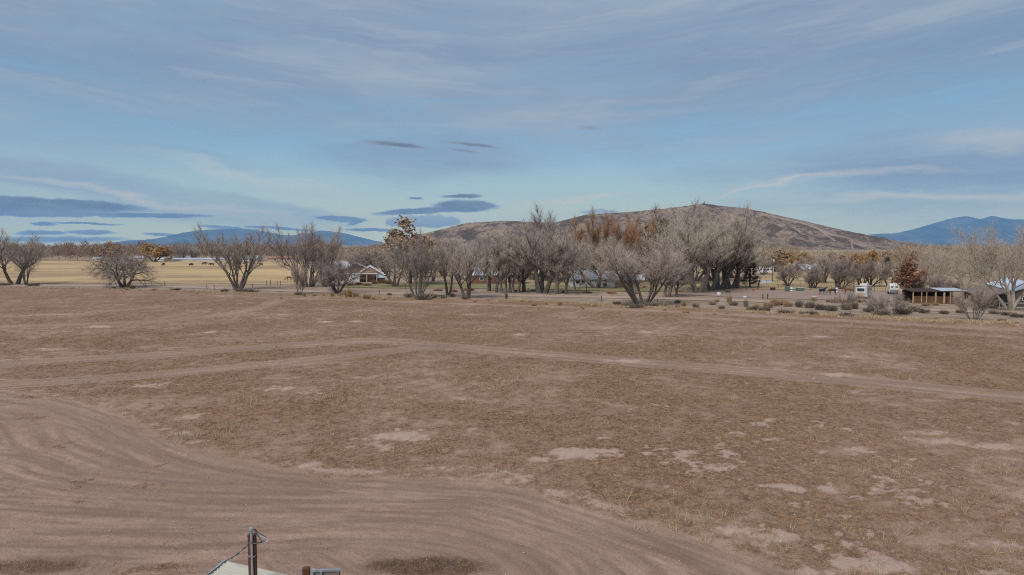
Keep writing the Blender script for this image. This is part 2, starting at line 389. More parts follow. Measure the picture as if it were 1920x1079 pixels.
quads = np.stack([ii[:-1, :-1], ii[:-1, 1:], ii[1:, 1:], ii[1:, :-1]], -1).reshape(-1, 4)
def field_mat():
    m = bpy.data.materials.new('field_soil'); m.use_nodes = True; T = NT(m.node_tree); b = T.n['Principled BSDF']
    b.inputs['Roughness'].default_value = .95; b.inputs['Specular IOR Level'].default_value = .12
    A = lambda k: T.new('ShaderNodeAttribute', attribute_name=k).outputs['Fac']
    p = T.new('ShaderNodeNewGeometry').outputs['Position']
    fine = T.noise(p, 9, 6, .7); mid = T.noise(p, 1.3, 5, .65); big = T.noise(p, .09, 4, .55); grit = T.noise(p, 34, 4, .7)
    clump = T.noise(p, 3.2, 5, .68, .4); tuft = T.noise(p, 6.5, 4, .7)
    stony = T.ramp(T.noise(p, 17, 2, .5), .68, .74)
    soil = T.mix(T.ramp(mid, .3, .7), (.355, .230, .172, 1), (.435, .292, .222, 1))
    soil = T.mix(T.ramp(A('streak'), .3, .75, 0, 1), soil, (.245, .156, .114, 1))
    soil = T.mix(T.math('MULTIPLY', T.ramp(A('streak'), .78, .95), T.ramp(clump, .4, .6)), soil, (.13, .086, .064, 1))
    soil = T.mix(T.ramp(big, .42, .6, 0, .35), soil, (.25, .165, .115, 1))
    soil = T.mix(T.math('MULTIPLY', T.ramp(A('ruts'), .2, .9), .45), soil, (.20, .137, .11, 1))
    soil = T.mix(T.math('MULTIPLY', T.ramp(grit, .45, .75), .5), soil, (.44, .325, .265, 1))
    soil = T.mix(T.math('MULTIPLY', T.ramp(fine, .5, .3), .5), soil, (.20, .135, .105, 1))
    scrub = T.mix(T.ramp(T.math('ADD', T.math('MULTIPLY', fine, .6), T.math('MULTIPLY', grit, .4)), .38, .62), (.05, .030, .022, 1), (.46, .265, .135, 1))
    scrub = T.mix(T.ramp(mid, .42, .75, 0, .55), scrub, (.285, .155, .09, 1))
    scrub = T.mix(T.math('MULTIPLY', T.ramp(big, .45, .65), .5), scrub, (.33, .175, .095, 1))
    scrub = T.mix(T.ramp(clump, .56, .40, 0, .85), scrub, (.062, .040, .030, 1))
    scrub = T.mix(T.ramp(tuft, .58, .68, 0, .8), scrub, (.47, .295, .155, 1))
    cover = T.math('MULTIPLY', A('veg'), T.ramp(T.math('ADD', T.math('ADD', T.math('MULTIPLY', fine, .5), T.math('MULTIPLY', clump, .5)), T.math('MULTIPLY', T.math('SUBTRACT', A('veg'), .5), .5)), .36, .54))
    c = T.mix(T.math('MULTIPLY', cover, .92), soil, scrub)
    c = T.mix(T.ramp(T.math('ADD', A('bare'), T.math('ADD', T.math('MULTIPLY', T.math('SUBTRACT', fine, .5), 1.7), T.math('MULTIPLY', T.math('SUBTRACT', clump, .5), 1.6))), .22, .95, 0, .95), c, T.mix(fine, (.38, .258, .205, 1), (.53, .39, .32, 1)))
    c = T.mix(T.math('MULTIPLY', A('litter'), .6), c, (.085, .06, .048, 1))
    c = T.mix(T.math('MULTIPLY', stony, .35), c, (.48, .40, .34, 1))
    T.put(b.inputs['Base Color'], c)
    bn = T.new('ShaderNodeBump'); bn.inputs['Strength'].default_value = .9; bn.inputs['Distance'].default_value = .06
    T.put(bn.inputs['Height'], T.math('ADD', fine, T.math('MULTIPLY', grit, .4))); T.put(b.inputs['Normal'], bn.outputs[0])
    return m
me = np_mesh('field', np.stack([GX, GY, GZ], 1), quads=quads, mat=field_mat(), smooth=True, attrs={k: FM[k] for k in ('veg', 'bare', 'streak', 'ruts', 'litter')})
tag(link_mesh('field', me), 'wide fallow brown field with tyre tracks and sandy bare spots', kind='structure')
_zi = GZ.reshape(NV, NU)
def fz(X, Y):
    'surface height of the field sheet'
    X = np.atleast_1d(np.asarray(X, float)); Y = np.atleast_1d(np.asarray(Y, float))
    uu = np.clip((X/Y+1.25)/2.5*(NU-1), 0, NU-1.001); vq = np.clip(np.log(np.maximum(Y, Dn)/Dn)/np.log((edge_at(X/Y)+1.5)/Dn)*(NV-1), 0, NV-1.001)
    i = vq.astype(int); j = uu.astype(int); a = vq-i; c = uu-j
    return (_zi[i, j]*(1-c)+_zi[i, j+1]*c)*(1-a)+(_zi[i+1, j]*(1-c)+_zi[i+1, j+1]*c)*a

# ---- sheets beyond the field
def sheet_poly(name, label, pts, z, m, sub=10, wob=.8, kind='structure'):
    P = np.array([at(*p) for p in pts]); o = []
    for i in range(len(P)):
        a, b2 = P[i], P[(i+1) % len(P)]
        for k in range(sub): o.append(a+(b2-a)*k/sub)
    o = np.array(o); s = np.linalg.norm(o, axis=1)/120
    o[:, 0] += wob*fbm(o[:, 0]/4, o[:, 1]/4, 3, 81)*2; o[:, 1] += wob*fbm(o[:, 0]/5+9, o[:, 1]/5, 3, 83)*2*s
    bm = bmesh.new(); bm.faces.new([bm.verts.new((x, y, z)) for x, y in o]); bmesh.ops.triangulate(bm, faces=bm.faces[:])
    me = bpy.data.meshes.new(name); bm.to_mesh(me); bm.free(); me.materials.append(m)
    return tag(link_mesh(name, me), label, kind=kind)
M_road = mat('road_dirt', (.43, .315, .25), (.34, .245, .19), .95, .35, stretch=(.4, 1.6, 1), coord='Object')
M_verge = mat('verge_soil', (.36, .27, .20), (.22, .16, .115), .95, .45)
M_corral = mat('corral_dirt', (.34, .245, .205), (.28, .20, .165), .95, .3)
M_lawn = mat('lawn_green', (.15, .155, .065), (.27, .22, .11), .95, .25)
M_pasture = mat('pasture_straw', (.46, .34, .185), (.37, .265, .14), .95, .12, stretch=(.35, 1.2, 1))
def hay_mat():
    m = bpy.data.materials.new('hay_stubble'); m.use_nodes = True; T = NT(m.node_tree); b = T.n['Principled BSDF']
    b.inputs['Roughness'].default_value = .95; b.inputs['Specular IOR Level'].default_value = .1
    p = T.new('ShaderNodeNewGeometry').outputs['Position']
    st = T.noise(T.mapping(p, scale=(.005, .022, 1)), 1, 4, .55); mot = T.noise(T.mapping(p, scale=(.035, .06, 1)), 1, 7, .7); fn = T.noise(T.mapping(p, scale=(.5, 1.6, 1)), 1, 4, .7)
    c = T.mix(T.ramp(st, .36, .62), (.52, .38, .20, 1), (.43, .275, .14, 1))
    c = T.mix(T.math('MULTIPLY', T.ramp(T.math('ADD', mot, T.math('MULTIPLY', T.math('SUBTRACT', st, .5), .6)), .47, .6), .75), c, (.29, .20, .14, 1))
    c = T.mix(T.math('MULTIPLY', T.ramp(fn, .45, .7), .35), c, (.60, .46, .26, 1))
    T.put(b.inputs['Base Color'], c); return m
sheet_poly('verge', 'dry grassy verge beside the dirt road', [(-900,523.5),(-300,529.5),(0,534),(560,541),(900,547),(1170,553),(1400,557),(1700,569),(1920,577),(2300,590),(2300,624),(1920,609),(1500,589),(1000,567),(560,555),(0,541),(-300,533),(-900,526)], -.11, M_verge, 6, .3)
sheet_poly('dirt_road', 'pale dirt road running along the far edge of the field', [(-900,526),(-300,531),(0,533.5),(300,535),(560,543.5),(700,547),(900,550),(1170,555.5),(1400,561),(1700,576.5),(1920,584),(2300,598),
    (2300,606),(1920,589),(1700,581),(1400,565),(1170,559),(900,554.5),(700,551),(560,547),(300,538),(0,536.5),(-300,533),(-900,527.5)], -.06, M_road, 8, .5)
sheet_poly('hay_field', 'straw coloured mown hay field in strips', [(-900,490),(-200,489.5),(100,489.3),(400,489.5),(620,490),(600,505),(585,532),(300,531.5),(0,530),(-400,527)], -.08, hay_mat(), 8, 1.2)
sheet_poly('lawn', 'strip of green lawn in front of the low houses', [(636,533),(800,530),(900,531),(1000,534),(1150,537),(1270,541),(1275,546),(1150,546),(1000,542),(850,540),(720,540),(640,538)], -.07, M_lawn, 8, .9)
sheet_poly('corral_ground', 'trampled pinkish dirt of the horse corral', [(1255,551),(1330,545),(1420,543),(1600,545),(1700,550),(1715,566),(1600,563.5),(1400,557.5)], -.075, M_corral, 8, .6)
sheet_poly('pasture', 'straw yellow pasture behind the corral rails', [(1290,541),(1300,528),(1400,517),(1550,514),(1700,516),(1800,525),(1790,540),(1690,546.5),(1600,543.5),(1420,541.5)], -.09, M_pasture, 8, 1.0)
sheet_poly('slope_pasture', 'tan open ground at the foot of the hill', [(640,493),(800,478),(1000,475),(1300,474),(1500,480),(1480,500),(1300,512),(1000,515),(700,516)], -.10, M_pasture, 8, 2.0)

# ---- hill and mountains as height fields
def heightfield(name, label, sil, D, front, back, nx, ny, m, base=-3.0, gully=.12, gs=120., rock=0.0, pw=1.25, seed=3, attr=None):
    pts = np.array([(ray(px, py)[0]/ray(px, py)[1]*D, ztop(py, D)) for px, py in sil])
    xs = np.linspace(pts[0, 0], pts[-1, 0], nx); crest = np.interp(xs, pts[:, 0], pts[:, 1])
    k = np.array([1, 2, 3, 2, 1.])/9; crest[2:-2] = np.convolve(crest, k, 'valid')
    crest = crest + gully*.10*fbm(xs/gs*2.5, xs*0+3, 4, seed+5, .55)*np.clip(crest, 0, None)*.5
    ts = np.concatenate([np.linspace(-1, 0, ny), np.linspace(0, 1, max(6, ny//4))[1:]])
    T_, X_ = np.meshgrid(ts, xs, indexing='ij'); C_ = np.broadcast_to(crest, T_.shape)
    wid = np.where(T_ < 0, front, back)*(.35+.65*np.clip(C_/crest.max(), 0, 1)); Y_ = D + T_*wid
    g = np.clip(1-np.abs(T_), 0, 1)**pw; side = np.sin(np.clip(np.abs(T_), 0, 1)*math.pi)
    nz = fbm(X_/gs, Y_/(gs*1.6), 5, seed, .55); rid = 1-2*np.abs(fbm(X_/gs*.8, Y_/(gs*2.6), 4, seed+9))
    Z_ = base+(C_-base)*np.clip(g + side*(gully*nz + gully*.55*(rid-.6)), 0, .995 if False else 1.0)
    Z_ = np.where(np.abs(T_) < 1e-6, C_, Z_)
    n0 = len(ts); idx = np.arange(n0*nx).reshape(n0, nx)
    q = np.stack([idx[:-1, :-1], idx[:-1, 1:], idx[1:, 1:], idx[1:, :-1]], -1).reshape(-1, 4)
    V = np.stack([X_.ravel(), Y_.ravel(), Z_.ravel()], 1)
    me = np_mesh(name, V, quads=q, mat=m, smooth=True, attrs=attr(V) if attr else None)
    return tag(link_mesh(name, me), label, kind='structure'), V
HILL_SIL = [(640,466),(690,461),(740,453),(800,437),(850,425),(875,418),(900,417),(950,414),(1000,417),(1040,418),(1070,410),(1100,402.5),(1150,400),(1200,396),(1250,391),(1290,386),(1310,383),(1318,382),(1330,383),(1345,386),(1370,388),(1400,391),(1440,400),(1500,413),(1560,427),(1620,440),(1655,445),(1690,457),(1715,463),(1760,467)]
def hill_mat():
    m = bpy.data.materials.new('hill_rock'); m.use_nodes = True; T = NT(m.node_tree); b = T.n['Principled BSDF']
    b.inputs['Roughness'].default_value = .95; b.inputs['Specular IOR Level'].default_value = .1
    p = T.new('ShaderNodeNewGeometry').outputs['Position']
    n = T.noise(T.mapping(p, scale=(.011, .011, .02)), 1, 7, .62); f = T.noise(T.mapping(p, scale=(.10, .10, .16)), 1, 6, .7); fl = T.noise(T.mapping(p, scale=(.022, .008, .03)), 1, 6, .65)
    c = T.mix(T.ramp(n, .38, .62), (.25, .182, .145, 1), (.35, .26, .19, 1))
    c = T.mix(T.math('MULTIPLY', T.ramp(fl, .46, .58), .85), c, (.09, .066, .058, 1))
    c = T.mix(T.ramp(f, .50, .62, 0, .85), c, (.05, .038, .034, 1))
    c = T.mix(T.ramp(f, .44, .30, 0, .55), c, (.40, .30, .235, 1))
    tr = T.new('ShaderNodeAttribute', attribute_name='trail').outputs['Fac']
    c = T.mix(T.math('MULTIPLY', tr, T.ramp(f, .25, .55, .6, 1.0)), c, (.43, .335, .265, 1))
    T.put(b.inputs['Base Color'], c)
    bn = T.new('ShaderNodeBump'); bn.inputs['Strength'].default_value = 1.0; bn.inputs['Distance'].default_value = 6.0
    T.put(bn.inputs['Height'], T.math('ADD', f, fl)); T.put(b.inputs['Normal'], bn.outputs[0])
    return m
TRAILS = [([(1418,399),(1470,411),(1505,419),(1535,430),(1560,440),(1595,448),(1597,462),(1604,474)], 2.6), ([(1535,430),(1552,443),(1566,452)], 1.6), ([(1380,393),(1402,404),(1422,420)], 1.0), ([(1597,450),(1618,444)], 1.0)]
def hill_attr(V):
    'trails follow the slope: match by bearing and height angle as seen from the valley floor'
    bx = V[:, 0]/V[:, 1]; bz = (V[:, 2]-CAMH)/V[:, 1]; t = np.zeros(len(V))
    for pts, wpx in TRAILS:
        ln = smooth_line([(ray(*p)[0]/ray(*p)[1], ray(*p)[2]/ray(*p)[1]) for p in pts], 5)
        d, _ = line_dist(bx, bz, ln); t = np.maximum(t, sstep(wpx*.75/FPX, wpx*.25/FPX, np.abs(d)+.5/FPX*pnoise(V[:, 0]/18, V[:, 2]/12, 4))*(.75+.5*pnoise(V[:, 0]/30, V[:, 2]/20, 9))*(V[:, 1] < 2001))
    return {'trail': t}
HILL_D = 2000.
hill, HV = heightfield('hill', 'broad brown volcanic hill with pale trails down its shoulder', HILL_SIL, HILL_D, 620, 500, 620, 110, hill_mat(), gully=.26, gs=130., pw=1.15, attr=hill_attr)
M_mount = mat('mountain_forest', (.025, .032, .034), (.12, .115, .105), .95, .0022, stretch=(1, .5, .6), coord='Object', detail=8)
heightfield('mountain_range', 'long blue mountain massif beyond the valley', [(150,465),(225,460),(240,453.5),(262,450),(285,452),(300,451.5),(330,441),(345,436.5),(375,432),(400,430.5),(440,429.5),(480,431.5),(505,436),(525,440.5),(550,441.5),(575,438),(600,432.5),(615,433.5),(650,438.5),(680,446),(710,453.5),(740,459),(800,466)], 20000., 4500, 3000, 260, 34, M_mount, base=-30, gully=.45, gs=1300., pw=1.1, seed=23)
heightfield('mountain', 'twin-topped blue mountain beyond the end of the hill', [(1560,452),(1620,441),(1650,438.5),(1675,438),(1700,434),(1725,427),(1750,419),(1775,412),(1795,408),(1812,405),(1826,408),(1838,412),(1852,407),(1862,405),(1878,409),(1900,412),(1915,411),(1950,414),(2020,420),(2120,436),(2260,450),(2420,462)], 19000., 4500, 3000, 260, 34, M_mount, base=-30, gully=.45, gs=1200., pw=1.1, seed=31)

# ---- the air
HZ = MB().box((0, 0, 0), (1, 1, 1)); hz = HZ.build('haze', None)
hz.scale = (50000, 47400, 946); hz.location = (0, 0, 473-46)
m = bpy.data.materials.new('haze_air'); m.use_nodes = True; T = NT(m.node_tree); T.n.clear()
o_ = T.new('ShaderNodeOutputMaterial'); v_ = T.new('ShaderNodeVolumePrincipled'); v_.inputs['Color'].default_value = (.27, .58, 1.0, 1)
v_.inputs['Density'].default_value = 4.2e-5; v_.inputs['Anisotropy'].default_value = 0.0
T.l.new(v_.outputs[0], o_.inputs['Volume']); m.cycles.homogeneous_volume = True; hz.data.materials.append(m)
tag(hz, 'thin blue haze filling the valley air', 'haze', kind='stuff')
# ================================================================== VEGETATION
M_bark = mat('bark_grey', (.185, .15, .128), (.115, .093, .08), .95, 2.5, rand=.18, stretch=(1, 1, .3))
M_twig = mat('twig_grey', (.47, .385, .335), (.36, .292, .25), .95, .5, rand=.16)
M_bark_dark = mat('bark_dark', (.14, .112, .095), (.09, .072, .062), .95, 2.5, rand=.15, stretch=(1, 1, .3))
M_twig_dark = mat('twig_dark', (.37, .30, .265), (.27, .218, .195), .95, .5, rand=.15)
M_bark_pale = mat('bark_pale', (.50, .43, .35), (.36, .31, .255), .95, 1.5, rand=.1, stretch=(1, 1, .3))
M_twig_pale = mat('twig_pale', (.56, .475, .39), (.43, .36, .295), .95, .5, rand=.12)
M_twig_orange = mat('twig_orange', (.46, .265, .155), (.35, .205, .13), .95, .5, rand=.12)
M_leaf_tan = mat('leaf_tan', (.50, .335, .185), (.37, .24, .13), .9, .6, rand=.15)
M_leaf_rust = mat('leaf_rust', (.34, .155, .095), (.24, .115, .075), .9, .6)
M_leaf_olive = mat('leaf_olive', (.21, .145, .045), (.14, .10, .035), .9, .6)
M_needle = mat('needle_green', (.038, .052, .034), (.022, .03, .022), .9, .8)
M_wood_far = mat('woodland_twig', (.27, .20, .165), (.35, .25, .18), .95, .035)
M_wood_tan = mat('woodland_tan', (.38, .285, .195), (.29, .215, .16), .95, .03)

class TB:
    def __init__(s, seed): s.r = random.Random(seed); s.w = MB(); s.tv = []; s.lv = []
    def rv(s):
        while True:
            v = Vector((s.r.uniform(-1, 1), s.r.uniform(-1, 1), s.r.uniform(-1, 1)))
            if .05 < v.length < 1: return v.normalized()
    def sliver(s, p, d, L, wd):
        q = d.cross(s.rv())
        if q.length < 1e-3: return
        q = q.normalized()*wd*.5; b = p+d*L*.5+s.rv()*L*.06; e = p+d*L
        s.tv += [tuple(p-q), tuple(p+q), tuple(b)]; s.tv += [tuple(b-q*.8), tuple(b+q*.8), tuple(e)]
    def leaf(s, p, size):
        a = s.rv(); b = a.cross(s.rv()).normalized(); a *= size; b *= size*.8
        s.lv += [tuple(p-a-b), tuple(p+a-b*.6), tuple(p+a*.6+b)]
    def branch(s, p, d, L, r, lv, P):
        last = lv >= P['levels']; n = 5 if lv == 0 else (4 if lv == 1 else 3); pts = [p.copy()]; rads = [r]; dd = d.copy()
        for i in range(n):
            dd = (dd + s.rv()*P['jit'] + Vector((0, 0, P['trop'][min(lv, len(P['trop'])-1)]))).normalized()
            p = p + dd*(L/n); pts.append(p.copy()); rads.append(max(r*(1-(i+1)/n*.78), .012))
        s.w.tube(pts, rads, 6 if lv == 0 else (4 if lv == 1 else 3), cap=False)
        if last:
            for _ in range(P['twigs']):
                t = s.r.uniform(.1, 1); i = min(int(t*n), n-1); q = pts[i].lerp(pts[i+1], t*n-i)
                td = (dd*P.get('tfwd', .8) + s.rv()*P.get('tspread', .8) + Vector((0, 0, P['ttrop']))).normalized()
                l = P['tlen']*s.r.uniform(.5, 1.15); s.sliver(q, td, l, P['tw'])
                for _k in range(P.get('leaves', 0)):
                    s.leaf(q+td*l*s.r.uniform(.2, 1)+s.rv()*.25, P['lsize']*s.r.uniform(.6, 1.2))
            return
        nc = P['kids'][lv]
        for k in range(nc):
            t = P['start'][lv] + (1-P['start'][lv])*(k+s.r.uniform(.2, .8))/nc; i = min(int(t*n), n-1); q = pts[i].lerp(pts[i+1], t*n-i)
            ax = (pts[i+1]-pts[i]).normalized(); side = ax.cross(Vector((math.cos(k*2.4+lv), math.sin(k*2.4+lv), .1))).normalized()
            a = R(P['ang'][lv]*s.r.uniform(.65, 1.25)); cd = (ax*math.cos(a)+side*math.sin(a)).normalized()
            s.branch(q, cd, L*P['ratio'][lv]*(1.12-.55*t)*s.r.uniform(.8, 1.2), max(rads[i]*P.get('rr', .55), .02), lv+1, P)
        # the leader keeps going as a twiggy end
        s.branch(pts[-1], dd, L*.42, rads[-1]*.9, min(lv+1, P['levels']) if lv < P['levels']-1 else P['levels'], P)
def make_tree(seed, P, bark, twig, leaf=None):
    b = TB(seed); n = P['stems']
    for k in range(n):
        a = 2*math.pi*k/n + b.r.uniform(-.4, .4); sp = R(P['spread']*b.r.uniform(.5, 1.2)) if n > 1 else R(P['spread']*b.r.uniform(0, .6))
        d = Vector((math.sin(sp)*math.cos(a), math.sin(sp)*math.sin(a), math.cos(sp)))
        off = P.get('foot', .25)*(n > 1)
        b.branch(Vector((math.cos(a)*off, math.sin(a)*off, -.35)), d, P['L']*b.r.uniform(.8, 1.1), P['r']*b.r.uniform(.75, 1.1), 0, P)
    wm = b.w.mesh('trunk', bark)
    tv = np.array(b.tv); tm = np_mesh('twigs', tv, tris=np.arange(len(tv)).reshape(-1, 3), mat=twig)
    allv = tv
    lm = None
    if b.lv and leaf:
        lvv = np.array(b.lv); lm = np_mesh('foliage', lvv, tris=np.arange(len(lvv)).reshape(-1, 3), mat=leaf); allv = np.concatenate([tv, lvv])
    h = np.percentile(allv[:, 2], 99.3); wd = np.percentile(allv[:, 0], 97.5)-np.percentile(allv[:, 0], 2.5)
    return dict(wood=wm, twigs=tm, leaves=lm, h=h, w=wd)
base = dict(jit=.16, trop=(.05, .06, .08), ttrop=.15, tw=.045, levels=2, start=(.3, .25), rr=.55, twigs=14, tlen=1.1, r=.3)
def sp(**k):
    d = dict(base); d.update(k)
    if not d.get('leaves'): d['twigs'] = int(d['twigs']*2.7); d['tw'] *= .52; d['tlen'] *= 1.05
    return d
TPL = {
 'elm_a':    make_tree(1, sp(stems=3, spread=22, L=8, kids=(8, 6), ang=(48, 45), ratio=(.55, .5), trop=(.06, .02, .0), ttrop=-.05, twigs=13), M_bark, M_twig),
 'elm_b':    make_tree(2, sp(stems=4, spread=26, L=9, kids=(7, 6), ang=(42, 42), ratio=(.5, .5), trop=(.10, .05, .02), ttrop=.1, twigs=13), M_bark, M_twig),
 'droopy':   make_tree(3, sp(stems=4, spread=34, L=5.5, kids=(8, 6), ang=(55, 50), ratio=(.7, .55), trop=(.05, -.06, -.1), ttrop=-.3, twigs=14, tlen=1.3), M_bark_dark, M_twig_dark),
 'vase_a':   make_tree(4, sp(jit=.075, stems=3, spread=14, L=9, kids=(9, 6), ang=(32, 30), ratio=(.55, .5), trop=(.1, .16, .18), ttrop=.8, twigs=14, tlen=1.5, tspread=.45), M_bark, M_twig),
 'vase_b':   make_tree(5, sp(jit=.09, r=.2, stems=5, spread=17, L=9, kids=(7, 5), ang=(28, 30), ratio=(.5, .5), trop=(.1, .18, .2), ttrop=.8, twigs=14, tlen=1.6, tspread=.45), M_bark, M_twig),
 'vase_c':   make_tree(6, sp(jit=.075, stems=2, spread=12, L=10, kids=(10, 6), ang=(35, 32), ratio=(.5, .5), trop=(.1, .14, .16), ttrop=.4, twigs=14, tlen=1.2, tspread=.6), M_bark_dark, M_twig),
 'slim_a':   make_tree(7, sp(jit=.075, stems=1, spread=5, L=11, kids=(13, 5), ang=(28, 28), ratio=(.34, .5), trop=(.12, .18, .2), ttrop=.9, twigs=15, tlen=1.6, tspread=.4, r=.22, start=(.2, .25)), M_bark_dark, M_twig),
 'slim_b':   make_tree(8, sp(jit=.075, stems=2, spread=7, L=11, kids=(10, 5), ang=(25, 28), ratio=(.32, .5), trop=(.12, .18, .2), ttrop=.9, twigs=15, tlen=1.6, tspread=.4, r=.2, start=(.22, .25)), M_bark, M_twig),
 'cotton_a': make_tree(9, sp(jit=.075, stems=3, spread=20, L=13, kids=(10, 8), ang=(36, 36), ratio=(.5, .5), trop=(.08, .13, .15), ttrop=.6, twigs=16, tlen=2.0, tw=.055, tspread=.5, r=.42, start=(.35, .25)), M_bark, M_twig_pale),
 'cotton_b': make_tree(10, sp(jit=.075, stems=2, spread=16, L=14, kids=(11, 8), ang=(34, 36), ratio=(.46, .5), trop=(.08, .14, .16), ttrop=.7, twigs=16, tlen=2.0, tw=.055, tspread=.5, r=.45, start=(.35, .25)), M_bark, M_twig),
 'pale_a':   make_tree(11, sp(stems=4, spread=30, L=11, kids=(10, 8), ang=(42, 40), ratio=(.55, .5), trop=(.05, .08, .1), ttrop=.2, twigs=16, tlen=1.6, tw=.05, r=.36, start=(.3, .25)), M_bark_pale, M_twig_pale),
 'pale_b':   make_tree(12, sp(stems=4, spread=34, L=11, kids=(9, 8), ang=(45, 42), ratio=(.55, .5), trop=(.04, .08, .1), ttrop=.15, twigs=15, tlen=1.6, tw=.05, r=.32, start=(.3, .25)), M_bark_pale, M_twig_pale),
 'round_a':  make_tree(13, sp(stems=4, spread=36, L=4.6, kids=(8, 6), ang=(42, 45), ratio=(.62, .5), trop=(.03, .1, .1), ttrop=.2, twigs=17, tlen=1.0, tw=.05, r=.3, foot=.1), M_bark_dark, M_twig_dark),
 'round_b':  make_tree(14, sp(stems=3, spread=34, L=4.8, kids=(9, 6), ang=(42, 45), ratio=(.6, .5), trop=(.03, .08, .1), ttrop=.2, twigs=17, tlen=1.0, tw=.05, r=.34, foot=.1), M_bark_dark, M_twig_dark),
 'thicket':  make_tree(15, sp(jit=.1, stems=9, spread=30, L=8, kids=(6, 6), ang=(34, 38), ratio=(.5, .5), trop=(.06, .12, .12), ttrop=.25, twigs=15, tlen=1.2, tspread=.7, r=.2, foot=.6), M_bark, M_twig),
 'willow_a': make_tree(16, sp(jit=.075, stems=4, spread=16, L=12, kids=(9, 7), ang=(24, 24), ratio=(.42, .5), trop=(.12, .22, .25), ttrop=.9, twigs=17, tlen=1.7, tw=.05, tspread=.4, r=.3), M_bark, M_twig_orange),
 'tan_leaf': make_tree(17, sp(stems=2, spread=20, L=8, kids=(8, 6), ang=(45, 42), ratio=(.55, .5), ttrop=.1, twigs=13, leaves=4, lsize=.26, r=.4), M_bark_dark, M_twig, M_leaf_tan),
 'tan_round':make_tree(18, sp(stems=3, spread=34, L=6, kids=(8, 6), ang=(45, 42), ratio=(.6, .5), ttrop=.1, twigs=8, leaves=3, lsize=.30, r=.4), M_bark_dark, M_twig, M_leaf_tan),
 'tan_dome': make_tree(27, sp(jit=.12, stems=1, spread=2, L=7, kids=(13, 7), ang=(64, 45), ratio=(.52, .5), trop=(.05, .05, .03), ttrop=.1, twigs=11, leaves=4, lsize=.24, r=.4, start=(.42, .25)), M_bark_dark, M_twig, M_leaf_tan),
 'rust':     make_tree(19, sp(stems=1, spread=3, L=7.5, kids=(14, 6), ang=(42, 40), ratio=(.38, .5), trop=(.12, .1, .1), ttrop=.3, twigs=9, leaves=3, lsize=.17, tlen=.7, r=.2, start=(.12, .25)), M_bark_dark, M_twig, M_leaf_rust),
 'olive':    make_tree(20, sp(stems=2, spread=12, L=9, kids=(9, 5), ang=(34, 34), ratio=(.42, .5), ttrop=.2, twigs=8, leaves=3, lsize=.24, r=.25, start=(.45, .25)), M_bark, M_twig, M_leaf_olive),
 'bare_bush':make_tree(21, sp(stems=14, spread=34, L=3.2, kids=(5, 4), ang=(26, 30), ratio=(.5, .5), trop=(.04, .1, .1), ttrop=.25, twigs=9, tlen=.7, tw=.03, tspread=.6, r=.05, foot=.35), M_bark, M_twig),
 'dark_bush':make_tree(22, sp(stems=9, spread=44, L=2.6, kids=(6, 5), ang=(36, 40), ratio=(.55, .5), trop=(.02, .06, .06), ttrop=.1, twigs=13, tlen=.7, tw=.045, r=.09, foot=.3), M_bark_dark, M_twig_dark),
}
def make_pine(seed):
    b = TB(seed); H = 9.0; b.w.tube([(0, 0, -.35), (0.05, 0, H*.5), (0, 0, H*.97)], [.26, .16, .03], 6)
    z = .9
    while z < H*.97:
        rad = 3.3*(1-z/H)**.75*b.r.uniform(.75, 1.12)+.15
        for k in range(7):
            a = 2*math.pi*k/7+b.r.uniform(-.5, .5)+z; L = rad*b.r.uniform(.65, 1.12)
            d = Vector((math.cos(a), math.sin(a), b.r.uniform(-.05, .35))).normalized(); p0 = Vector((0, 0, z+b.r.uniform(-.15, .15))); p1 = p0+d*L
            b.w.tube([p0, p1], [.035, .01], 3, cap=False)
            for q in range(int(9+L*11)):
                t = b.r.uniform(.25, 1)**.8; p = p0.lerp(p1, t)+b.rv()*.12
                b.sliver(p, (d*.7+b.rv()*.8+Vector((0, 0, .25))).normalized(), b.r.uniform(.35, .65), .11)
        z += .42*b.r.uniform(.8, 1.2)
    tv = np.array(b.tv); return dict(wood=b.w.mesh('trunk', M_bark_dark), twigs=np_mesh('needles', tv, tris=np.arange(len(tv)).reshape(-1, 3), mat=M_needle), leaves=None, h=H, w=5.8)
TPL['pine'] = make_pine(33)
_tr = random.Random(5)
def tree(kind, bx, by, top, wpx, label, group=None, name='bare_tree', cat='tree', Y=None, rot=None):
    t = TPL[kind]
    if Y is None: X, Y = at(bx, by)
    else: X = atd(bx, Y)
    H = ztop(top, Y); W = wpx/FPX*math.hypot(Y, CAMH)
    e = empty(name, (X, Y, 0), rot if rot is not None else _tr.uniform(0, 6.28)); e.scale = (W/t['w'], W/t['w'], H/t['h'])
    link_mesh('trunk', t['wood'], e)
    link_mesh('needles' if kind == 'pine' else 'crown', t['twigs'], e)
    if t['leaves']: link_mesh('foliage', t['leaves'], e)
    tag(e, label, cat, group); return e
GC = 'bare trees along the ditch behind the field'; GF = 'bare trees along the field fence'; GK = 'dark round trees behind the corral'; GR = 'cottonwood row by the corral'
# trees along the field fence by the hay field
tree('vase_c', 28, 533, 434, 88, 'tall bare elm, taller of the close pair by the hay field fence', GF)
tree('elm_b', 49, 533, 446, 70, 'shorter bare elm leaning out of the close pair by the hay field', GF)
tree('droopy', 232, 538, 464, 100, 'low dark bare tree with drooping twigs before the hay field', GF)
tree('vase_b', 447, 543, 426, 106, 'bare vase-shaped tree standing alone before the far white greenhouse roofs', GF)
tree('bare_bush', 562, 551, 490, 34, 'thin whippy bare sapling thicket beside the straight fence road', GF)
tree('thicket', 578, 537, 424, 98, 'tall bare tree with fanned grey limbs beside the tan barn', GF)
tree('vase_b', 608, 537, 431, 62, 'bare many-stemmed tree in front of the tan barn roof', GF)
tree('round_a', 632, 549, 478, 90, 'dark forked low tree in front of the white-edged barn gables', GF)
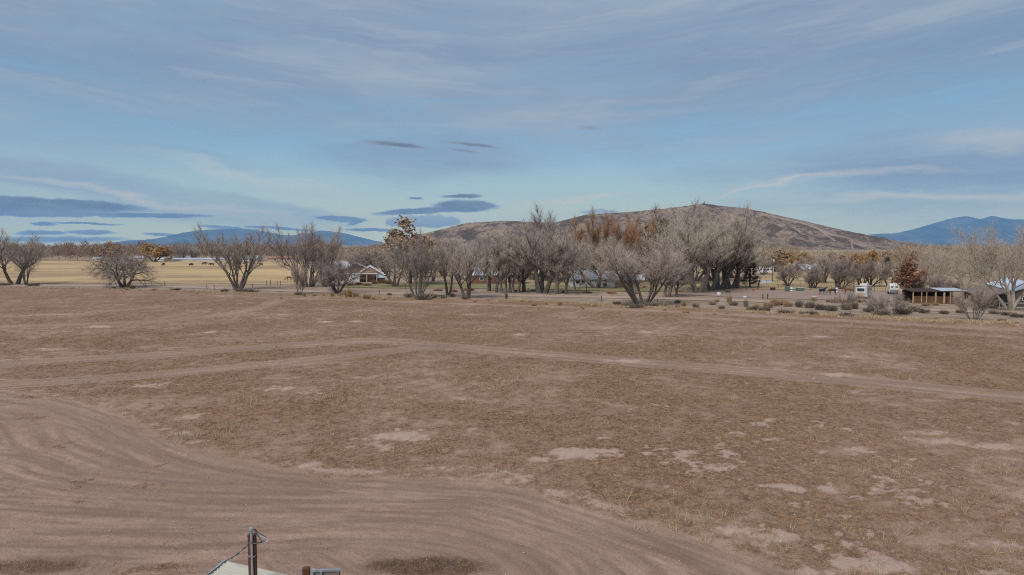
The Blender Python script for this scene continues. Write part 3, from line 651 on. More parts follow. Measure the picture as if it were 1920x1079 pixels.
# trees along the ditch
tree('elm_a', 742, 537, 455, 80, 'crooked dark-limbed bare tree beside the barn', GC)
tree('tan_dome', 768, 532, 414, 76, 'tall cottonwood still holding tan leaves above the bare trees', None, 'leafy_tree')
tree('thicket', 783, 558, 438, 72, 'grey many-stemmed bare tree rising from brush at its foot', GC)
tree('vase_c', 841, 553, 438, 58, 'straight-trunked bare tree just past the brushy grey one', GC)
tree('vase_a', 875, 558, 456, 60, 'open forked bare tree in front of the brick house', GC)
LS = 'slender upright bare tree in the close row before the brick house'
for (x, y, t, wd, k) in [(931, 548, 436, 40, 'slim_a'), (945, 548, 446, 34, 'slim_b'), (957, 548, 440, 34, 'slim_a'), (967, 548, 432, 42, 'slim_b'), (916, 545, 450, 36, 'slim_b'), (982, 546, 445, 40, 'slim_b')]:
    tree(k, x, y, t, wd, LS, 'slender bare trees in a row')
tree('vase_a', 1017, 549, 425, 92, 'broad vase-shaped bare tree with a thick clustered foot', GC)
tree('slim_b', 1044, 550, 432, 48, 'twin-stemmed slender tree between the broad vase-shaped tree and white house', GC)
tree('slim_a', 1061, 550, 436, 40, 'single slender bare tree beside the twin-stemmed one', GC)
tree('elm_b', 1082, 551, 448, 62, 'bare tree leaning across the end of the white house', GC)
tree('cotton_a', 1119, 540, 442, 92, 'heavy bare tree with a thick leaning trunk before the white house door', GC)
tree('cotton_b', 1026, 536, 393, 100, 'very tall sparse cottonwood whose tips stand above the hill line', GC, Y=195)
for (x, t, wd, yy) in [(1118, 402, 70, 185), (1168, 408, 62, 190), (1212, 412, 56, 188)]:
    tree('willow_a', x, 0, t, wd, 'tall bare willow with orange-brown upright twigs behind the white house', 'orange-brown willows', 'willow_tree', Y=yy)
tree('olive', 1244, 0, 418, 44, 'tall tree with olive yellow leaves among the bare crowns', None, 'leafy_tree', Y=176)
tree('olive', 1131, 0, 455, 26, 'small tree with ochre leaves among the orange willows', None, 'leafy_tree', Y=172)
tree('thicket', 1204, 571, 447, 146, 'large spreading bare tree with a clump of stems at the field edge', GF)
tree('slim_b', 1251, 556, 470, 40, 'small bare tree just behind the large spreading one', GC)
tree('slim_a', 1268, 556, 474, 38, 'thin bare tree with a single stem near the corral corner', GC)
tree('cotton_a', 1308, 548, 396, 122, 'massive grey bare cottonwood with pale forking limbs at the corral corner', GR)
LC = 'grey bare cottonwood in the row of thick trunks along the corral'
for (x, y, t, wd, k) in [(1333, 544, 402, 88, 'cotton_b'), (1346, 542, 392, 90, 'cotton_a'), (1359, 541, 408, 84, 'cotton_b'), (1371, 540, 418, 80, 'cotton_a'), (1383, 540, 428, 74, 'cotton_b')]:
    tree(k, x, y, t, wd, LC, GR)
tree('cotton_b', 1262, 0, 382, 120, 'very tall thin-topped cottonwood rising just above the hill crest', GR, Y=205)
tree('pale_a', 1290, 0, 425, 110, 'pale-limbed cottonwood behind the large spreading bare tree', GR, Y=178)
tree('pine', 1406, 538, 478, 44, 'dark green pine at the end of the cottonwood row', None, 'pine_tree')
# behind and beside the corral
tree('round_a', 1477, 536, 489, 52, 'dark round bare tree beside the utility pole behind the corral', GK)
tree('round_b', 1519, 540, 500, 36, 'dark short bare tree before the long white-roofed house', GK)
tree('round_a', 1528, 539, 503, 34, 'dark leaning bare tree beside the short one before the white-roofed house', GK)
tree('vase_a', 1542, 530, 472, 52, 'taller grey bare tree behind the dark round ones', GK)
tree('round_b', 1569, 542, 486, 44, 'dark bare tree with a thick black trunk behind the horses', GK)
tree('round_a', 1579, 542, 490, 46, 'dark bare tree leaning away from the thick black trunk', GK)
tree('round_b', 1613, 538, 492, 46, 'dark round bare tree behind the stock trailer', GK)
tree('round_a', 1634, 537, 486, 48, 'dense grey-brown bare tree beyond the stock trailer', GK)
tree('vase_c', 1667, 537, 484, 44, 'upright dark bare tree beside the horse trailer', GK)
tree('pine', 1664, 0, 483, 24, 'small dark evergreen showing above the bare trees', None, 'pine_tree', Y=200)
for (x, t, wd, yy, k) in [(1452, 470, 46, 265, 'tan_round'), (1492, 472, 44, 290, 'tan_leaf'), (1512, 474, 34, 300, 'tan_round'), (1628, 471, 30, 250, 'tan_round'), (1600, 476, 40, 290, 'tan_leaf'), (1680, 472, 40, 300, 'tan_round'), (1570, 474, 34, 310, 'tan_round')]:
    tree(k, x, 0, t, wd, 'tan-leaved cottonwood below the hill slope', 'tan cottonwoods below the hill', 'leafy_tree', Y=yy)
tree('rust', 1705, 556, 477, 44, 'narrow upright tree with rust-red leaves beside the sheds', None, 'leafy_tree')
tree('dark_bush', 1738, 556, 512, 46, 'dark bushy bare tree behind the stable fence', GK)
tree('dark_bush', 1775, 552, 520, 38, 'second dark bushy tree further along the stable fence', GK)
tree('pale_b', 1752, 0, 459, 105, 'pale-barked spreading cottonwood behind the stable roof', 'pale cottonwoods around the barn', Y=150)
tree('pale_a', 1812, 0, 466, 90, 'pale-barked cottonwood between stable and barn', 'pale cottonwoods around the barn', Y=155)
tree('pale_a', 1898, 0, 425, 150, 'big pale cottonwood with long slanting limbs over the barn roof', 'pale cottonwoods around the barn', rot=2.2, Y=106)
tree('pale_b', 1868, 0, 470, 90, 'pale cottonwood behind the barn ridge', 'pale cottonwoods around the barn', Y=165)
tree('cotton_a', 1975, 0, 440, 130, 'tall cottonwood past the white rail fence', 'pale cottonwoods around the barn', Y=130)
# crowns filling in behind the ditch row
for (x, t, wd, yy, k) in [(690, 466, 60, 230, 'vase_a'), (722, 470, 56, 240, 'vase_b'), (812, 452, 54, 190, 'elm_b'), (858, 456, 56, 200, 'vase_b'), (902, 450, 60, 205, 'thicket'), (950, 442, 70, 210, 'vase_a'), (1000, 446, 66, 200, 'thicket'), (1070, 440, 64, 210, 'vase_a'), (1150, 448, 80, 175, 'thicket'), (1190, 440, 70, 200, 'vase_a'), (1250, 452, 70, 172, 'vase_b'), (1300, 446, 84, 190, 'thicket'), (1395, 452, 64, 190, 'cotton_a'), (1430, 478, 44, 230, 'vase_b'), (660, 472, 60, 260, 'elm_b'), (775, 458, 60, 215, 'thicket'), (830, 462, 60, 225, 'vase_b'), (880, 455, 64, 235, 'thicket'), (925, 448, 64, 230, 'vase_b'), (975, 440, 70, 225, 'thicket'), (1035, 450, 64, 185, 'vase_b'), (1100, 452, 70, 195, 'thicket'), (1140, 440, 70, 205, 'vase_b'), (1225, 445, 80, 195, 'thicket'), (1275, 430, 90, 200, 'cotton_a'), (1335, 425, 90, 195, 'cotton_b'), (1375, 440, 80, 210, 'cotton_a')]:
    tree(k, x, 0, t, wd, 'bare tree crown ' + ('behind the tan barn' if x < 750 else 'behind the tan-leaved cottonwood' if x < 870 else 'behind the brick house' if x < 1010 else 'behind the white house' if x < 1180 else 'behind the large spreading tree at the field edge' if x < 1262 else 'behind the cottonwood row'), 'bare trees behind the ditch row', Y=yy)
# countable crowns in the far tree line
for (x, t, wd, yy, k, lb) in [(192, 455, 26, 420, 'tan_leaf', 'tan-leaved tree just above the far tree line by the hay field'), (212, 456, 24, 425, 'tan_round', 'second tan tree in the far tree line'), (289, 458, 38, 415, 'tan_round', 'round tan-leaved tree before the far farm buildings'), (339, 456, 28, 430, 'vase_b', 'grey tree standing above the far tree line'), (363, 462, 22, 435, 'vase_a', 'small grey tree in the far tree line beside the rounder grey one')]:
    tree(k, x, 0, t, wd, lb, 'trees of the far tree line', 'far_tree', Y=yy)

# ---- far woods read as one mass
def woods(name, label, spots, m, n=230, seed=1):
    r = np.random.default_rng(seed); V = []
    for (x, y, h, rad) in spots:
        c = r.normal(size=(n, 3)); c /= np.linalg.norm(c, axis=1)[:, None]; c *= r.uniform(.25, 1, (n, 1))**.5
        p = np.stack([x+c[:, 0]*rad, y+c[:, 1]*rad, h*.55+c[:, 2]*h*.43], 1); p[:, 2] = np.maximum(p[:, 2], .2)
        d = np.stack([c[:, 0]*.7, c[:, 1]*.7, np.abs(c[:, 2])*.5+.6], 1)+r.normal(size=(n, 3))*.35; L = r.uniform(.9, 2.0, (n, 1))*h/10
        q = np.cross(d, r.normal(size=(n, 3))); q /= np.linalg.norm(q, axis=1)[:, None]; q *= r.uniform(.06, .15, (n, 1))*h/10
        V.append(np.stack([p-q, p+q, p+d*L], 1).reshape(-1, 3))
        a = r.uniform(0, 6.28); tr = np.array([[x-.2, y, -.2], [x+.2, y, -.2], [x+math.cos(a)*.5, y, h*.6]]); V.append(tr)
    V = np.concatenate(V); me = np_mesh(name, V, tris=np.arange(len(V)).reshape(-1, 3), mat=m)
    return tag(link_mesh(name, me), label, kind='stuff')
r_ = np.random.default_rng(3)
def spots(x0, x1, y0, y1, t0, t1, n, wide=(2.6, 4.5)):
    o = []
    for k in range(n):
        px = x0+(x1-x0)*(k+r_.uniform(0, 1))/n; Y = r_.uniform(y0, y1); o.append((atd(px, Y), Y, max(3., ztop(r_.uniform(t0, t1), Y)), r_.uniform(*wide)))
    return o
woods('far_treeline', 'grey-brown bare woods closing off the hay field', spots(-500, 640, 440, 500, 452, 468, 170) + spots(-500, 640, 520, 620, 455, 463, 120, (4, 7)), M_wood_far, 420, 5)
woods('foothill_woods', 'brown bare woods between the houses and the hill', spots(600, 1500, 330, 620, 458, 474, 150, (3.5, 6)) + spots(640, 1440, 225, 320, 462, 480, 90, (3, 5)) + spots(1380, 1760, 330, 560, 468, 480, 60, (3.5, 6)), M_wood_tan, 400, 6)
woods('riverside_woods', 'dense tan-grey woods behind the barn', spots(1680, 2500, 210, 420, 459, 470, 120, (3.5, 6)) + spots(1690, 2600, 600, 900, 459, 462, 90, (8, 12)), M_wood_tan, 420, 7)

# ---- low shrubs on the ditch bank
M_straw = mat('straw_gold', (.44, .30, .145), (.31, .195, .095), .95, .8, rand=.15)
M_straw_pale = mat('straw_pale', (.50, .40, .26), (.40, .29, .17), .95, .8, rand=.12)
M_rabbit = mat('brush_tan', (.42, .275, .16), (.31, .20, .12), .95, .7, rand=.15)
M_sage = mat('brush_dark', (.24, .195, .15), (.165, .135, .108), .95, .7, rand=.15)
M_rusty = mat('weed_rust', (.28, .145, .085), (.20, .105, .065), .95, .7, rand=.12)
def clump_verts(r, n, h, rad, wd, lean=.6, up=.5):
    a = r.uniform(0, 2*math.pi, n); q = np.sqrt(r.uniform(0, 1, n)); p = np.stack([np.cos(a)*q*rad*.55, np.sin(a)*q*rad*.55, r.uniform(0, h*(1-up), n)-.02], 1)
    d = np.stack([np.cos(a)*q*lean, np.sin(a)*q*lean, np.ones(n)], 1)+r.normal(size=(n, 3))*.22; d /= np.linalg.norm(d, axis=1)[:, None]
    L = h*r.uniform(.45, 1, n)[:, None]*(1-.35*q[:, None]); s = np.cross(d, r.normal(size=(n, 3))); s /= np.linalg.norm(s, axis=1)[:, None]
    return np.stack([p-s*wd, p+s*wd, p+d*L], 1).reshape(-1, 3)
def clump_mesh(name, seed, n, h, rad, wd, m, lean=.6, up=.5):
    r = np.random.default_rng(seed); v = []; k = 5 if lean > .6 else 3
    for i in range(k):
        c = clump_verts(r, n//k, h*r.uniform(.45, 1.0), rad*r.uniform(.35, .65), wd, lean, up); a = r.uniform(0, 6.28); q = rad*r.uniform(.15, .6); c[:, 0] += math.cos(a)*q; c[:, 1] += math.sin(a)*q; v.append(c)
    v = np.concatenate(v); return np_mesh(name, v, tris=np.arange(len(v)).reshape(-1, 3), mat=m)
SHR = {'tan': [clump_mesh('brush', 40+i, 420, 1.0, .9, .022, M_rabbit, .9, .75) for i in range(3)], 'dark': [clump_mesh('brush', 50+i, 560, .8, 1.0, .022, M_sage, 1.0, .6) for i in range(3)],
       'straw': [clump_mesh('brush', 60+i, 360, 1.2, .7, .02, M_straw, .45, .85) for i in range(3)], 'rust': [clump_mesh('brush', 70+i, 380, .9, .9, .025, M_rusty, .9, .75) for i in range(2)]}
SH_LAB = {'tan': ('tan_shrub', 'rounded tan shrub on the ditch bank', 'shrub'), 'dark': ('dark_shrub', 'low dark brush on the ditch bank', 'shrub'), 'straw': ('grass_clump', 'tall clump of straw-coloured dry grass on the verge', 'grass clump'), 'rust': ('weed_clump', 'rust-brown weed clump beside the lawn', 'weed')}
def shrub(kind, px, py, wpx, hpx):
    X, Y = at(px, py); s = math.hypot(Y, CAMH)/FPX; nm, lb, ct = SH_LAB[kind]; ms = SHR[kind]
    o = link_mesh(nm, ms[_tr.randrange(len(ms))], None, (X, Y, -.05), _tr.uniform(0, 6.28))
    o.scale = (wpx*s/1.9, wpx*s/1.9, 1.35*hpx*s/({'tan': 1.0, 'dark': .8, 'straw': 1.15, 'rust': .9}[kind]))
    lb = lb.replace('on the ditch bank', 'under the trees by the hay field' if px < 700 else 'below the bare trees along the dirt road' if px < 1240 else 'on the bank beside the corral' if px < 1560 else 'on the bank before the trailers' if px < 1710 else 'on the bank before the stable and barn').replace('on the verge', 'in the verge below the barn' if px < 760 else 'in the verge below the houses' if px < 1240 else 'in the verge below the corral' if px < 1700 else 'in the verge below the stable')
    return tag(o, lb, ct, {'tan': 'tan shrubs on the ditch bank', 'dark': 'dark brush on the ditch bank', 'straw': 'dry grass clumps on the verge', 'rust': 'rust-brown weeds by the lawn'}[kind])
for a in [(1115,575,14,6),(1282,573,15,9),(1303,576,18,11),(1336,571,22,9),(1368,567,14,18),(1420,580,22,14),(1440,576,26,14),(1450,572,30,16),(1465,571,30,12),(1478,574,26,14),(1528,563,24,7),(1560,566,36,9),(1580,566,30,8),(1615,566,30,9),(1735,573,26,7),(1752,572,22,6),(1860,577,20,6),(1345,566,13,7),(1270,577,12,8),(1248,574,20,10),(1235,573,18,8)]: shrub('tan', *a)
for a in [(1155,571,22,6),(1270,568,15,7),(1375,572,22,8),(1355,579,20,6),(1400,574,16,12),(1412,582,26,10),(1437,584,30,10),(1495,575,26,12),(1515,576,30,12),(1540,580,34,11),(1565,582,34,11),(1590,580,34,12),(1605,578,26,13),(1625,584,34,9),(1655,590,36,10),(1690,588,44,12),(1715,583,36,10),(1730,586,26,8),(1775,588,30,7),(1800,586,22,6),(1865,588,30,7),(1890,590,36,6),(1910,594,30,7),(1475,588,40,8),(1520,590,44,7),(1580,592,44,7),(790,561,60,12),(765,559,26,10),(815,560,26,9),(835,560,24,7),(450,548,40,8),(425,547,26,6),(475,548,26,6),(250,541,18,7),(215,541,14,4),(845,556,20,7),(870,562,26,8),(560,554,26,7),(728,553,16,4),(948,560,9,14),(1190,577,40,8),(1225,575,36,8),(1175,574,26,6),(10,535,26,5),(60,536,26,5),(330,543,26,3)]: shrub('dark', *a)
for a in [(640,555,24,10),(655,557,34,22),(668,557,22,15),(685,560,30,12),(625,556,16,9),(605,555,16,6),(570,556,12,6),(592,555,14,5),(1093,580,9,6),(1050,573,20,14),(1010,582,6,6),(980,566,14,5),(1245,582,22,6),(1145,577,12,6),(1285,586,26,5),(1340,590,22,4),(1000,573,26,5),(1025,571,22,6),(700,562,16,6),(720,563,18,5),(288,545,20,6),(240,544,14,5),(235,541,12,4),(370,552,10,4),(528,560,8,5),(1160,588,16,4),(1215,590,14,4),(1365,589,18,4),(890,567,14,5),(920,569,14,4),(1090,577,14,5),(1880,601,30,6),(1800,603,26,5),(1905,606,26,5),(1760,598,26,5)]: shrub('straw', *a)
for a in [(700,532,22,10),(715,531,22,11),(730,532,22,8),(655,535,26,6),(675,534,24,7),(690,535,22,7),(820,545,26,6),(850,547,22,6),(880,545,30,7),(1100,549,26,5),(1150,550,30,5),(1060,548,22,4),(1190,550,26,5),(970,546,18,4),(1000,546,18,4)]: shrub('rust', *a)
tree('bare_bush', 1672, 590, 550, 66, 'pale twiggy bare bush before the stock trailer', None, 'bare_shrub', 'shrub')
tree('bare_bush', 1640, 584, 556, 40, 'thin pale bare bush beside the twiggy one before the trailer', None, 'bare_shrub', 'shrub')
tree('bare_bush', 1588, 574, 548, 40, 'hazy pale bush between the horses and the ditch', None, 'bare_shrub', 'shrub')
tree('bare_bush', 1826, 600, 532, 62, 'tall bare shrub with many stems before the barn', None, 'bare_shrub', 'shrub')

# ---- weeds and grass standing on the field
def scatter(n, y0, y1, pw=1.0):
    t = RNG.uniform(0, 1, n); Y = y0*(y1/y0)**(t**pw); X = RNG.uniform(-.95, .95, n)*Y; k = Y < edge_at(X/Y)-.5; return X[k], Y[k]
def tufts(name, label, X, Y, blades, h, rad, wd, m, lean):
    n = len(X); k = n*blades; a = RNG.uniform(0, 2*math.pi, k); q = RNG.uniform(0, 1, k)**.5
    sc_ = np.repeat(RNG.uniform(.6, 1.3, n), blades); Z = np.repeat(fz(X, Y), blades); f = np.repeat(np.clip(Y/45, .8, 2.2), blades)
    p = np.stack([np.repeat(X, blades)+np.cos(a)*q*rad*sc_, np.repeat(Y, blades)+np.sin(a)*q*rad*sc_, Z-.01], 1)
    d = np.stack([np.cos(a)*q*lean, np.sin(a)*q*lean, np.ones(k)], 1)+RNG.normal(size=(k, 3))*.25; d /= np.linalg.norm(d, axis=1)[:, None]
    L = (h*sc_*RNG.uniform(.4, 1.1, k))[:, None]; s = np.cross(d, RNG.normal(size=(k, 3))); s /= np.linalg.norm(s, axis=1)[:, None]; s *= (wd*f)[:, None]
    V = np.stack([p-s, p+s, p+d*L], 1).reshape(-1, 3)
    return tag(link_mesh(name, np_mesh(name, V, tris=np.arange(len(V)).reshape(-1, 3), mat=m)), label, kind='stuff')
M_weed = mat('weed_brown', (.40, .235, .125), (.19, .112, .07), .95, 1.6, coord='Object')
X, Y = scatter(190000, 16, 110); F = field_masks(X, Y); k = RNG.uniform(0, 1, len(X)) < F['veg']**1.6*.62*np.clip(1.25-Y/120, .2, 1)
tufts('field_weeds', 'short brown dried weeds carpeting the field', X[k], Y[k], 6, .12, .15, .010, M_weed, 1.3)
X, Y = scatter(9000, 18, 120); F = field_masks(X, Y); n_ = fbm(X/7, Y/7, 3, 91); k = (RNG.uniform(0, 1, len(X)) < .30*sstep(-.1, .4, n_)) & (F['drive'] < .2)
cl = [(460,752,1.0,26),(655,748,2.4,60),(700,745,1.2,20),(1650,882,1.0,16),(1285,990,.8,16),(1190,718,1.2,18),(930,730,1.6,24),(1000,745,1.5,20),(960,712,2.,30),(1900,880,1.2,20),(1360,830,1.,8),(1600,990,1.2,14),(690,590,5.,40),(1300,640,4,20),(165,735,.8,8),(950,890,.8,12),(380,820,1.2,20),(420,800,1,14),(1110,742,1.,10)]
cx = np.concatenate([RNG.normal(at(a, b)[0], r1, n) for a, b, r1, n in cl]); cy = np.concatenate([RNG.normal(at(a, b)[1], r1*.7, n) for a, b, r1, n in cl])
tufts('dry_grass', 'scattered pale tufts of dry grass on the field', np.concatenate([X[k], cx]), np.concatenate([Y[k], cy]), 13, .42, .18, .011, M_straw_pale, .6)
# verge grass: along the boundary
t = RNG.uniform(-.95, .95, 5200); off = RNG.normal(.4, 1.4, 5200); Y = edge_at(t)-off; X = t*Y; n_ = fbm(X/9, Y/4, 3, 95); k = n_ > -.12
tufts('verge_grass', 'band of straw-coloured grass along the field edge', X[k], Y[k], 9, .34, .3, .013, M_straw_pale, .8)

# ---- loose stones on the bare ground
X, Y = scatter(5200, 15, 60); F = field_masks(X, Y); k = RNG.uniform(0, 1, len(X)) < (.12+.5*F['drive'])*.5; X, Y = X[k], Y[k]; n = len(X); Z = fz(X, Y)
oc = np.array([[1,0,0],[-1,0,0],[0,1,0],[0,-1,0],[0,0,1],[0,0,-1]], float); of = np.array([[0,2,4],[2,1,4],[1,3,4],[3,0,4],[2,0,5],[1,2,5],[3,1,5],[0,3,5]])
rs = RNG.uniform(.012, .05, n)**1.0*np.clip(Y/32, .8, 1.6); V = oc[None]*rs[:, None, None]*RNG.uniform(.6, 1.3, (n, 6, 1))*np.array([1, 1, .7]); V[:, :, 0] += X[:, None]; V[:, :, 1] += Y[:, None]; V[:, :, 2] += Z[:, None]+.4*rs[:, None]
me = np_mesh('loose_gravel', V.reshape(-1, 3), tris=(of[None]+6*np.arange(n)[:, None, None]).reshape(-1, 3), mat=mat('stone_pale', (.52, .45, .38), (.34, .28, .235), .9, .9))
tag(link_mesh('loose_gravel', me), 'small pale stones scattered over the bare soil', kind='stuff')
# ================================================================== BUILDINGS
M_metal_roof = mat('roof_white_metal', (.52, .55, .60), (.40, .42, .46), .5, .5, stretch=(.3, 4, 1))
M_blue_roof = mat('roof_blue_metal', (.58, .67, .78), (.47, .55, .65), .45, .5, stretch=(4, .3, 1))
M_trim = mat('trim_white', (.74, .76, .80), (.66, .68, .71), .6, 2)
M_tan = mat('stucco_tan', (.37, .255, .165), (.31, .21, .14), .9, 1)
M_brick = mat('brick_red', (.23, .105, .075), (.17, .08, .06), .9, 3)
M_white = mat('stucco_white', (.68, .67, .66), (.58, .57, .56), .85, 1)
M_pink = mat('stucco_pink', (.52, .40, .34), (.45, .34, .29), .85, 1)
M_barnwall = mat('board_greybrown', (.21, .175, .145), (.145, .12, .10), .9, 2, stretch=(5, 5, .4))
M_darkwall = mat('board_dark', (.075, .052, .042), (.05, .036, .03), .9, 2, stretch=(5, 5, .4))
M_plank = mat('plank_brown', (.19, .10, .065), (.12, .066, .045), .9, 3, rand=.2)
M_post = mat('post_tan', (.52, .35, .20), (.42, .27, .15), .85, 3, rand=.1)
M_redroof = mat('roof_red', (.38, .20, .165), (.31, .165, .14), .8, .5)
M_lilac = mat('roof_lilac', (.42, .38, .43), (.36, .33, .37), .7, .5)
M_glass = mat('glass_dark', (.03, .04, .05), (.05, .06, .075), .12, 1, spec=.6)
M_black = mat('iron_dark', (.03, .03, .03), (.05, .042, .038), .6, 2)
M_postdark = mat('post_weathered', (.12, .095, .08), (.075, .06, .052), .9, 4, rand=.2)
M_pipe = mat('pipe_rust', (.14, .105, .09), (.10, .075, .065), .7, 3)
def gable(name, label, cat, px, Y, rz, L, W, wh, rh, wm, rm, wins=(), doors=(), over=.4, trim=None, group=None):
    e = empty(name, (atd(px, Y), Y, -.1), R(rz)); hx, hy = L/2, W/2
    MB().prism([(-hx,-hy,0),(-hx,hy,0),(-hx,hy,wh),(-hx,0,rh),(-hx,-hy,wh)], [(hx,-hy,0),(hx,hy,0),(hx,hy,wh),(hx,0,rh),(hx,-hy,wh)]).build('wall', wm, e)
    s = (rh-wh)/hy; rf = MB(); t = .14; ox = hx+over
    for sg in (-1, 1):
        a = (0, rh+.04); b = (sg*(hy+over), wh-s*over+.04)
        P = [(a[0], a[1]), (b[0], b[1]), (b[0], b[1]+t), (a[0], a[1]+t)]
        rf.prism([(-ox, y, z) for y, z in P], [(ox, y, z) for y, z in P])
    roof = rf.build('roof', rm, e)
    k = max(4, int(L/1.2)); rb = MB()
    for i in range(k+1):
        x = -ox+2*ox*i/k*.998+.02
        for sg in (-1, 1): rb.prism([(x-.03, 0, rh+t+.042), (x+.03, 0, rh+t+.042), (x+.03, 0, rh+t+.075), (x-.03, 0, rh+t+.075)], [(x-.03, sg*(hy+over), wh-s*over+t+.042), (x+.03, sg*(hy+over), wh-s*over+t+.042), (x+.03, sg*(hy+over), wh-s*over+t+.075), (x-.03, sg*(hy+over), wh-s*over+t+.075)])
    rb.build('seam', rm, roof)
    if trim:
        for gx in (-1, 1):
            tb = MB()
            for sg in (-1, 1):
                x0, x1 = gx*(ox+.01), gx*(ox+.05); P = [(0, rh-.16), (sg*(hy+over), wh-s*over-.16), (sg*(hy+over), wh-s*over+t+.05), (0, rh+t+.05)]
                tb.prism([(x0, y, z) for y, z in P], [(x1, y, z) for y, z in P])
            tb.build('fascia', trim, e)
    for kind, items in (('window', wins), ('door', doors)):
        for (side, pos, z, w_, h_) in items:
            if side == 'front': c = (pos, -hy, z); rot = 0
            elif side == 'back': c = (pos, hy, z); rot = 0
            elif side == 'end': c = (hx, pos, z); rot = math.pi/2
            else: c = (-hx, pos, z); rot = math.pi/2
            fr = MB()
            for q, d in (((-w_/2, 0, 0), (.09, .12, h_)), ((w_/2, 0, 0), (.09, .12, h_)), ((0, 0, h_/2), (w_+.09, .13, .09)), ((0, 0, -h_/2), (w_+.09, .14, .09))): fr.box(q, d)
            o = fr.build(kind, M_trim, e, c, rot); MB().box((0, 0, 0), (w_-.02, .05, h_-.02)).build('pane' if kind == 'window' else 'leaf', M_glass, o)
    return tag(e, label, cat, group)
def lz(py, Y): return ztop(py, Y)+.1
# tan barn with white-edged gables
gable('barn', 'tan barn with white metal roof and broad white-edged gable', 'barn', 651, 207, -62, 20, 11.5, 2.4, lz(493.5, 198), M_tan, M_metal_roof, trim=M_trim, wins=[('end', -3, 1.5, 1, .8), ('front', 2, 1.5, 1, .8), ('front', -4, 1.5, 1, .8)])
wg = gable('barn_wing', 'smaller tan gabled wing with porch in front of the barn', 'barn', 694, 192, -80, 5, 7.0, 2.2, lz(499, 190), M_tan, M_metal_roof, trim=M_trim, doors=[('end', 1.6, 1.05, 1.0, 2.0)], over=.3)
MB().box((3.6, -2.2, 2.25), (1.9, 8.6, .16)).build('porch_roof', M_trim, wg)
for y in (-6.3, -3.6, -.8, 1.9): MB().box((4.4, y, 1.08), (.14, .14, 2.16)).build('porch_post', M_trim, wg)
MB().box((3.4, 3.1, 1.6), (1.4, 2.3, 1.0)).build('water_tank', M_blue_roof, wg); MB().box((3.4, 3.1, .55), (1.2, 2.0, 1.08)).build('tank_stand', M_darkwall, wg)
gable('shed', 'small white shed at the end of the barn porch', 'shed', 663, 187, -80, 2.4, 3.2, 1.7, 2.2, M_white, M_trim, wins=[('end', 0, 1.0, .7, .6)], over=.15)
gable('shed', 'small far shed with flat white roof on the pasture behind the barn', 'shed', 697, 300, -5, 10, 4, 1.7, 2.4, M_tan, M_metal_roof, over=.3)
gable('shed', 'long thin white-roofed shelter behind the barn', 'shed', 722, 310, -3, 9, 3, 2.2, 2.6, M_darkwall, M_metal_roof, over=.3)
gable('brick_house', 'low red brick house with pale roof behind the slender trees', 'house', 932, 182, 4, 13.5, 7, 2.35, lz(503, 182), M_brick, M_blue_roof, wins=[('front', -4.2, 1.35, 1.0, .8), ('front', -2.2, 1.35, .7, .9), ('front', 1.2, 1.35, 1.2, .8), ('front', 4.4, 1.35, 1.2, .8)], doors=[('front', 3, 1.0, .9, 1.9)])
gable('ranch_house', 'long low white house with pale metal roof and dark glass door', 'house', 1118, 168, -4, 13, 7.5, 1.95, lz(509, 168), M_white, M_metal_roof, wins=[('front', -4.6, 1.2, 1.0, .8), ('front', -3.3, 1.2, .8, .8), ('front', -1.8, 1.2, .9, .8), ('front', 4.9, 1.2, 1.0, .7)], doors=[('front', 1.9, .95, 1.1, 1.7)])
gable('ranch_house_wing', 'brown wing adjoining the white house', 'house', 1178, 166, -4, 6.5, 6, 1.8, lz(516, 166), M_tan, M_metal_roof, wins=[('front', -1.2, 1.1, .9, .7), ('front', 1.4, 1.1, .9, .7)])
gable('outbuilding', 'white-roofed outbuilding behind the white house', 'shed', 1088, 215, -12, 8, 5, 2.2, lz(495, 215), M_pink, M_metal_roof, wins=[('front', 0, 1.2, 1, .8)])
# far farm beyond the hay field
FAR = 'buildings of the far farm'
gable('farm_shed', 'long low white-roofed shed along the far edge of the hay field', 'shed', 367, 428, 1, 26, 7, 1.2, 2.0, M_white, M_metal_roof, group=FAR)
gable('farm_shed', 'long white roof continuing behind the lone bare tree', 'shed', 424, 432, 1, 16, 7, 1.2, 1.9, M_white, M_metal_roof, group=FAR)
gable('farm_shed', 'short white-roofed shed behind the long low one', 'shed', 331, 452, 2, 9, 6, 2.0, 3.0, M_tan, M_metal_roof, group=FAR)
gable('farm_shed', 'grey-white shed roof next to the round tan tree', 'shed', 349, 455, -2, 9, 6, 1.8, 2.9, M_darkwall, M_metal_roof, group=FAR)
gable('farm_shed', 'small pale shed beside the round tan tree at the far farm', 'shed', 303, 434, 0, 5, 4, 1.4, 2.0, M_white, M_blue_roof, group=FAR)
gable('farm_shed', 'tiny white outbuilding before the low drooping tree line', 'shed', 262, 440, 0, 6, 4, 1.8, 2.6, M_white, M_metal_roof, group=FAR)
gable('farm_shed', 'isolated white shed in front of the far woods', 'shed', 184, 436, 0, 5, 3.5, 1.5, 2.2, M_white, M_metal_roof, group=FAR)
gable('farm_barn', 'tall pale metal-roofed barn at the far edge of the hay field', 'barn', 471, 425, -6, 11, 8, 1.8, 3.4, M_white, M_metal_roof, group=FAR)
gable('farm_house', 'far house with long dull red roof', 'house', 532, 430, 2, 17, 9, 1.9, 3.0, M_pink, M_redroof, wins=[('front', -4, 1.1, 1.4, .8), ('front', 0, 1.1, 1.4, .8), ('front', 4, 1.1, 1.4, .8)], group=FAR)
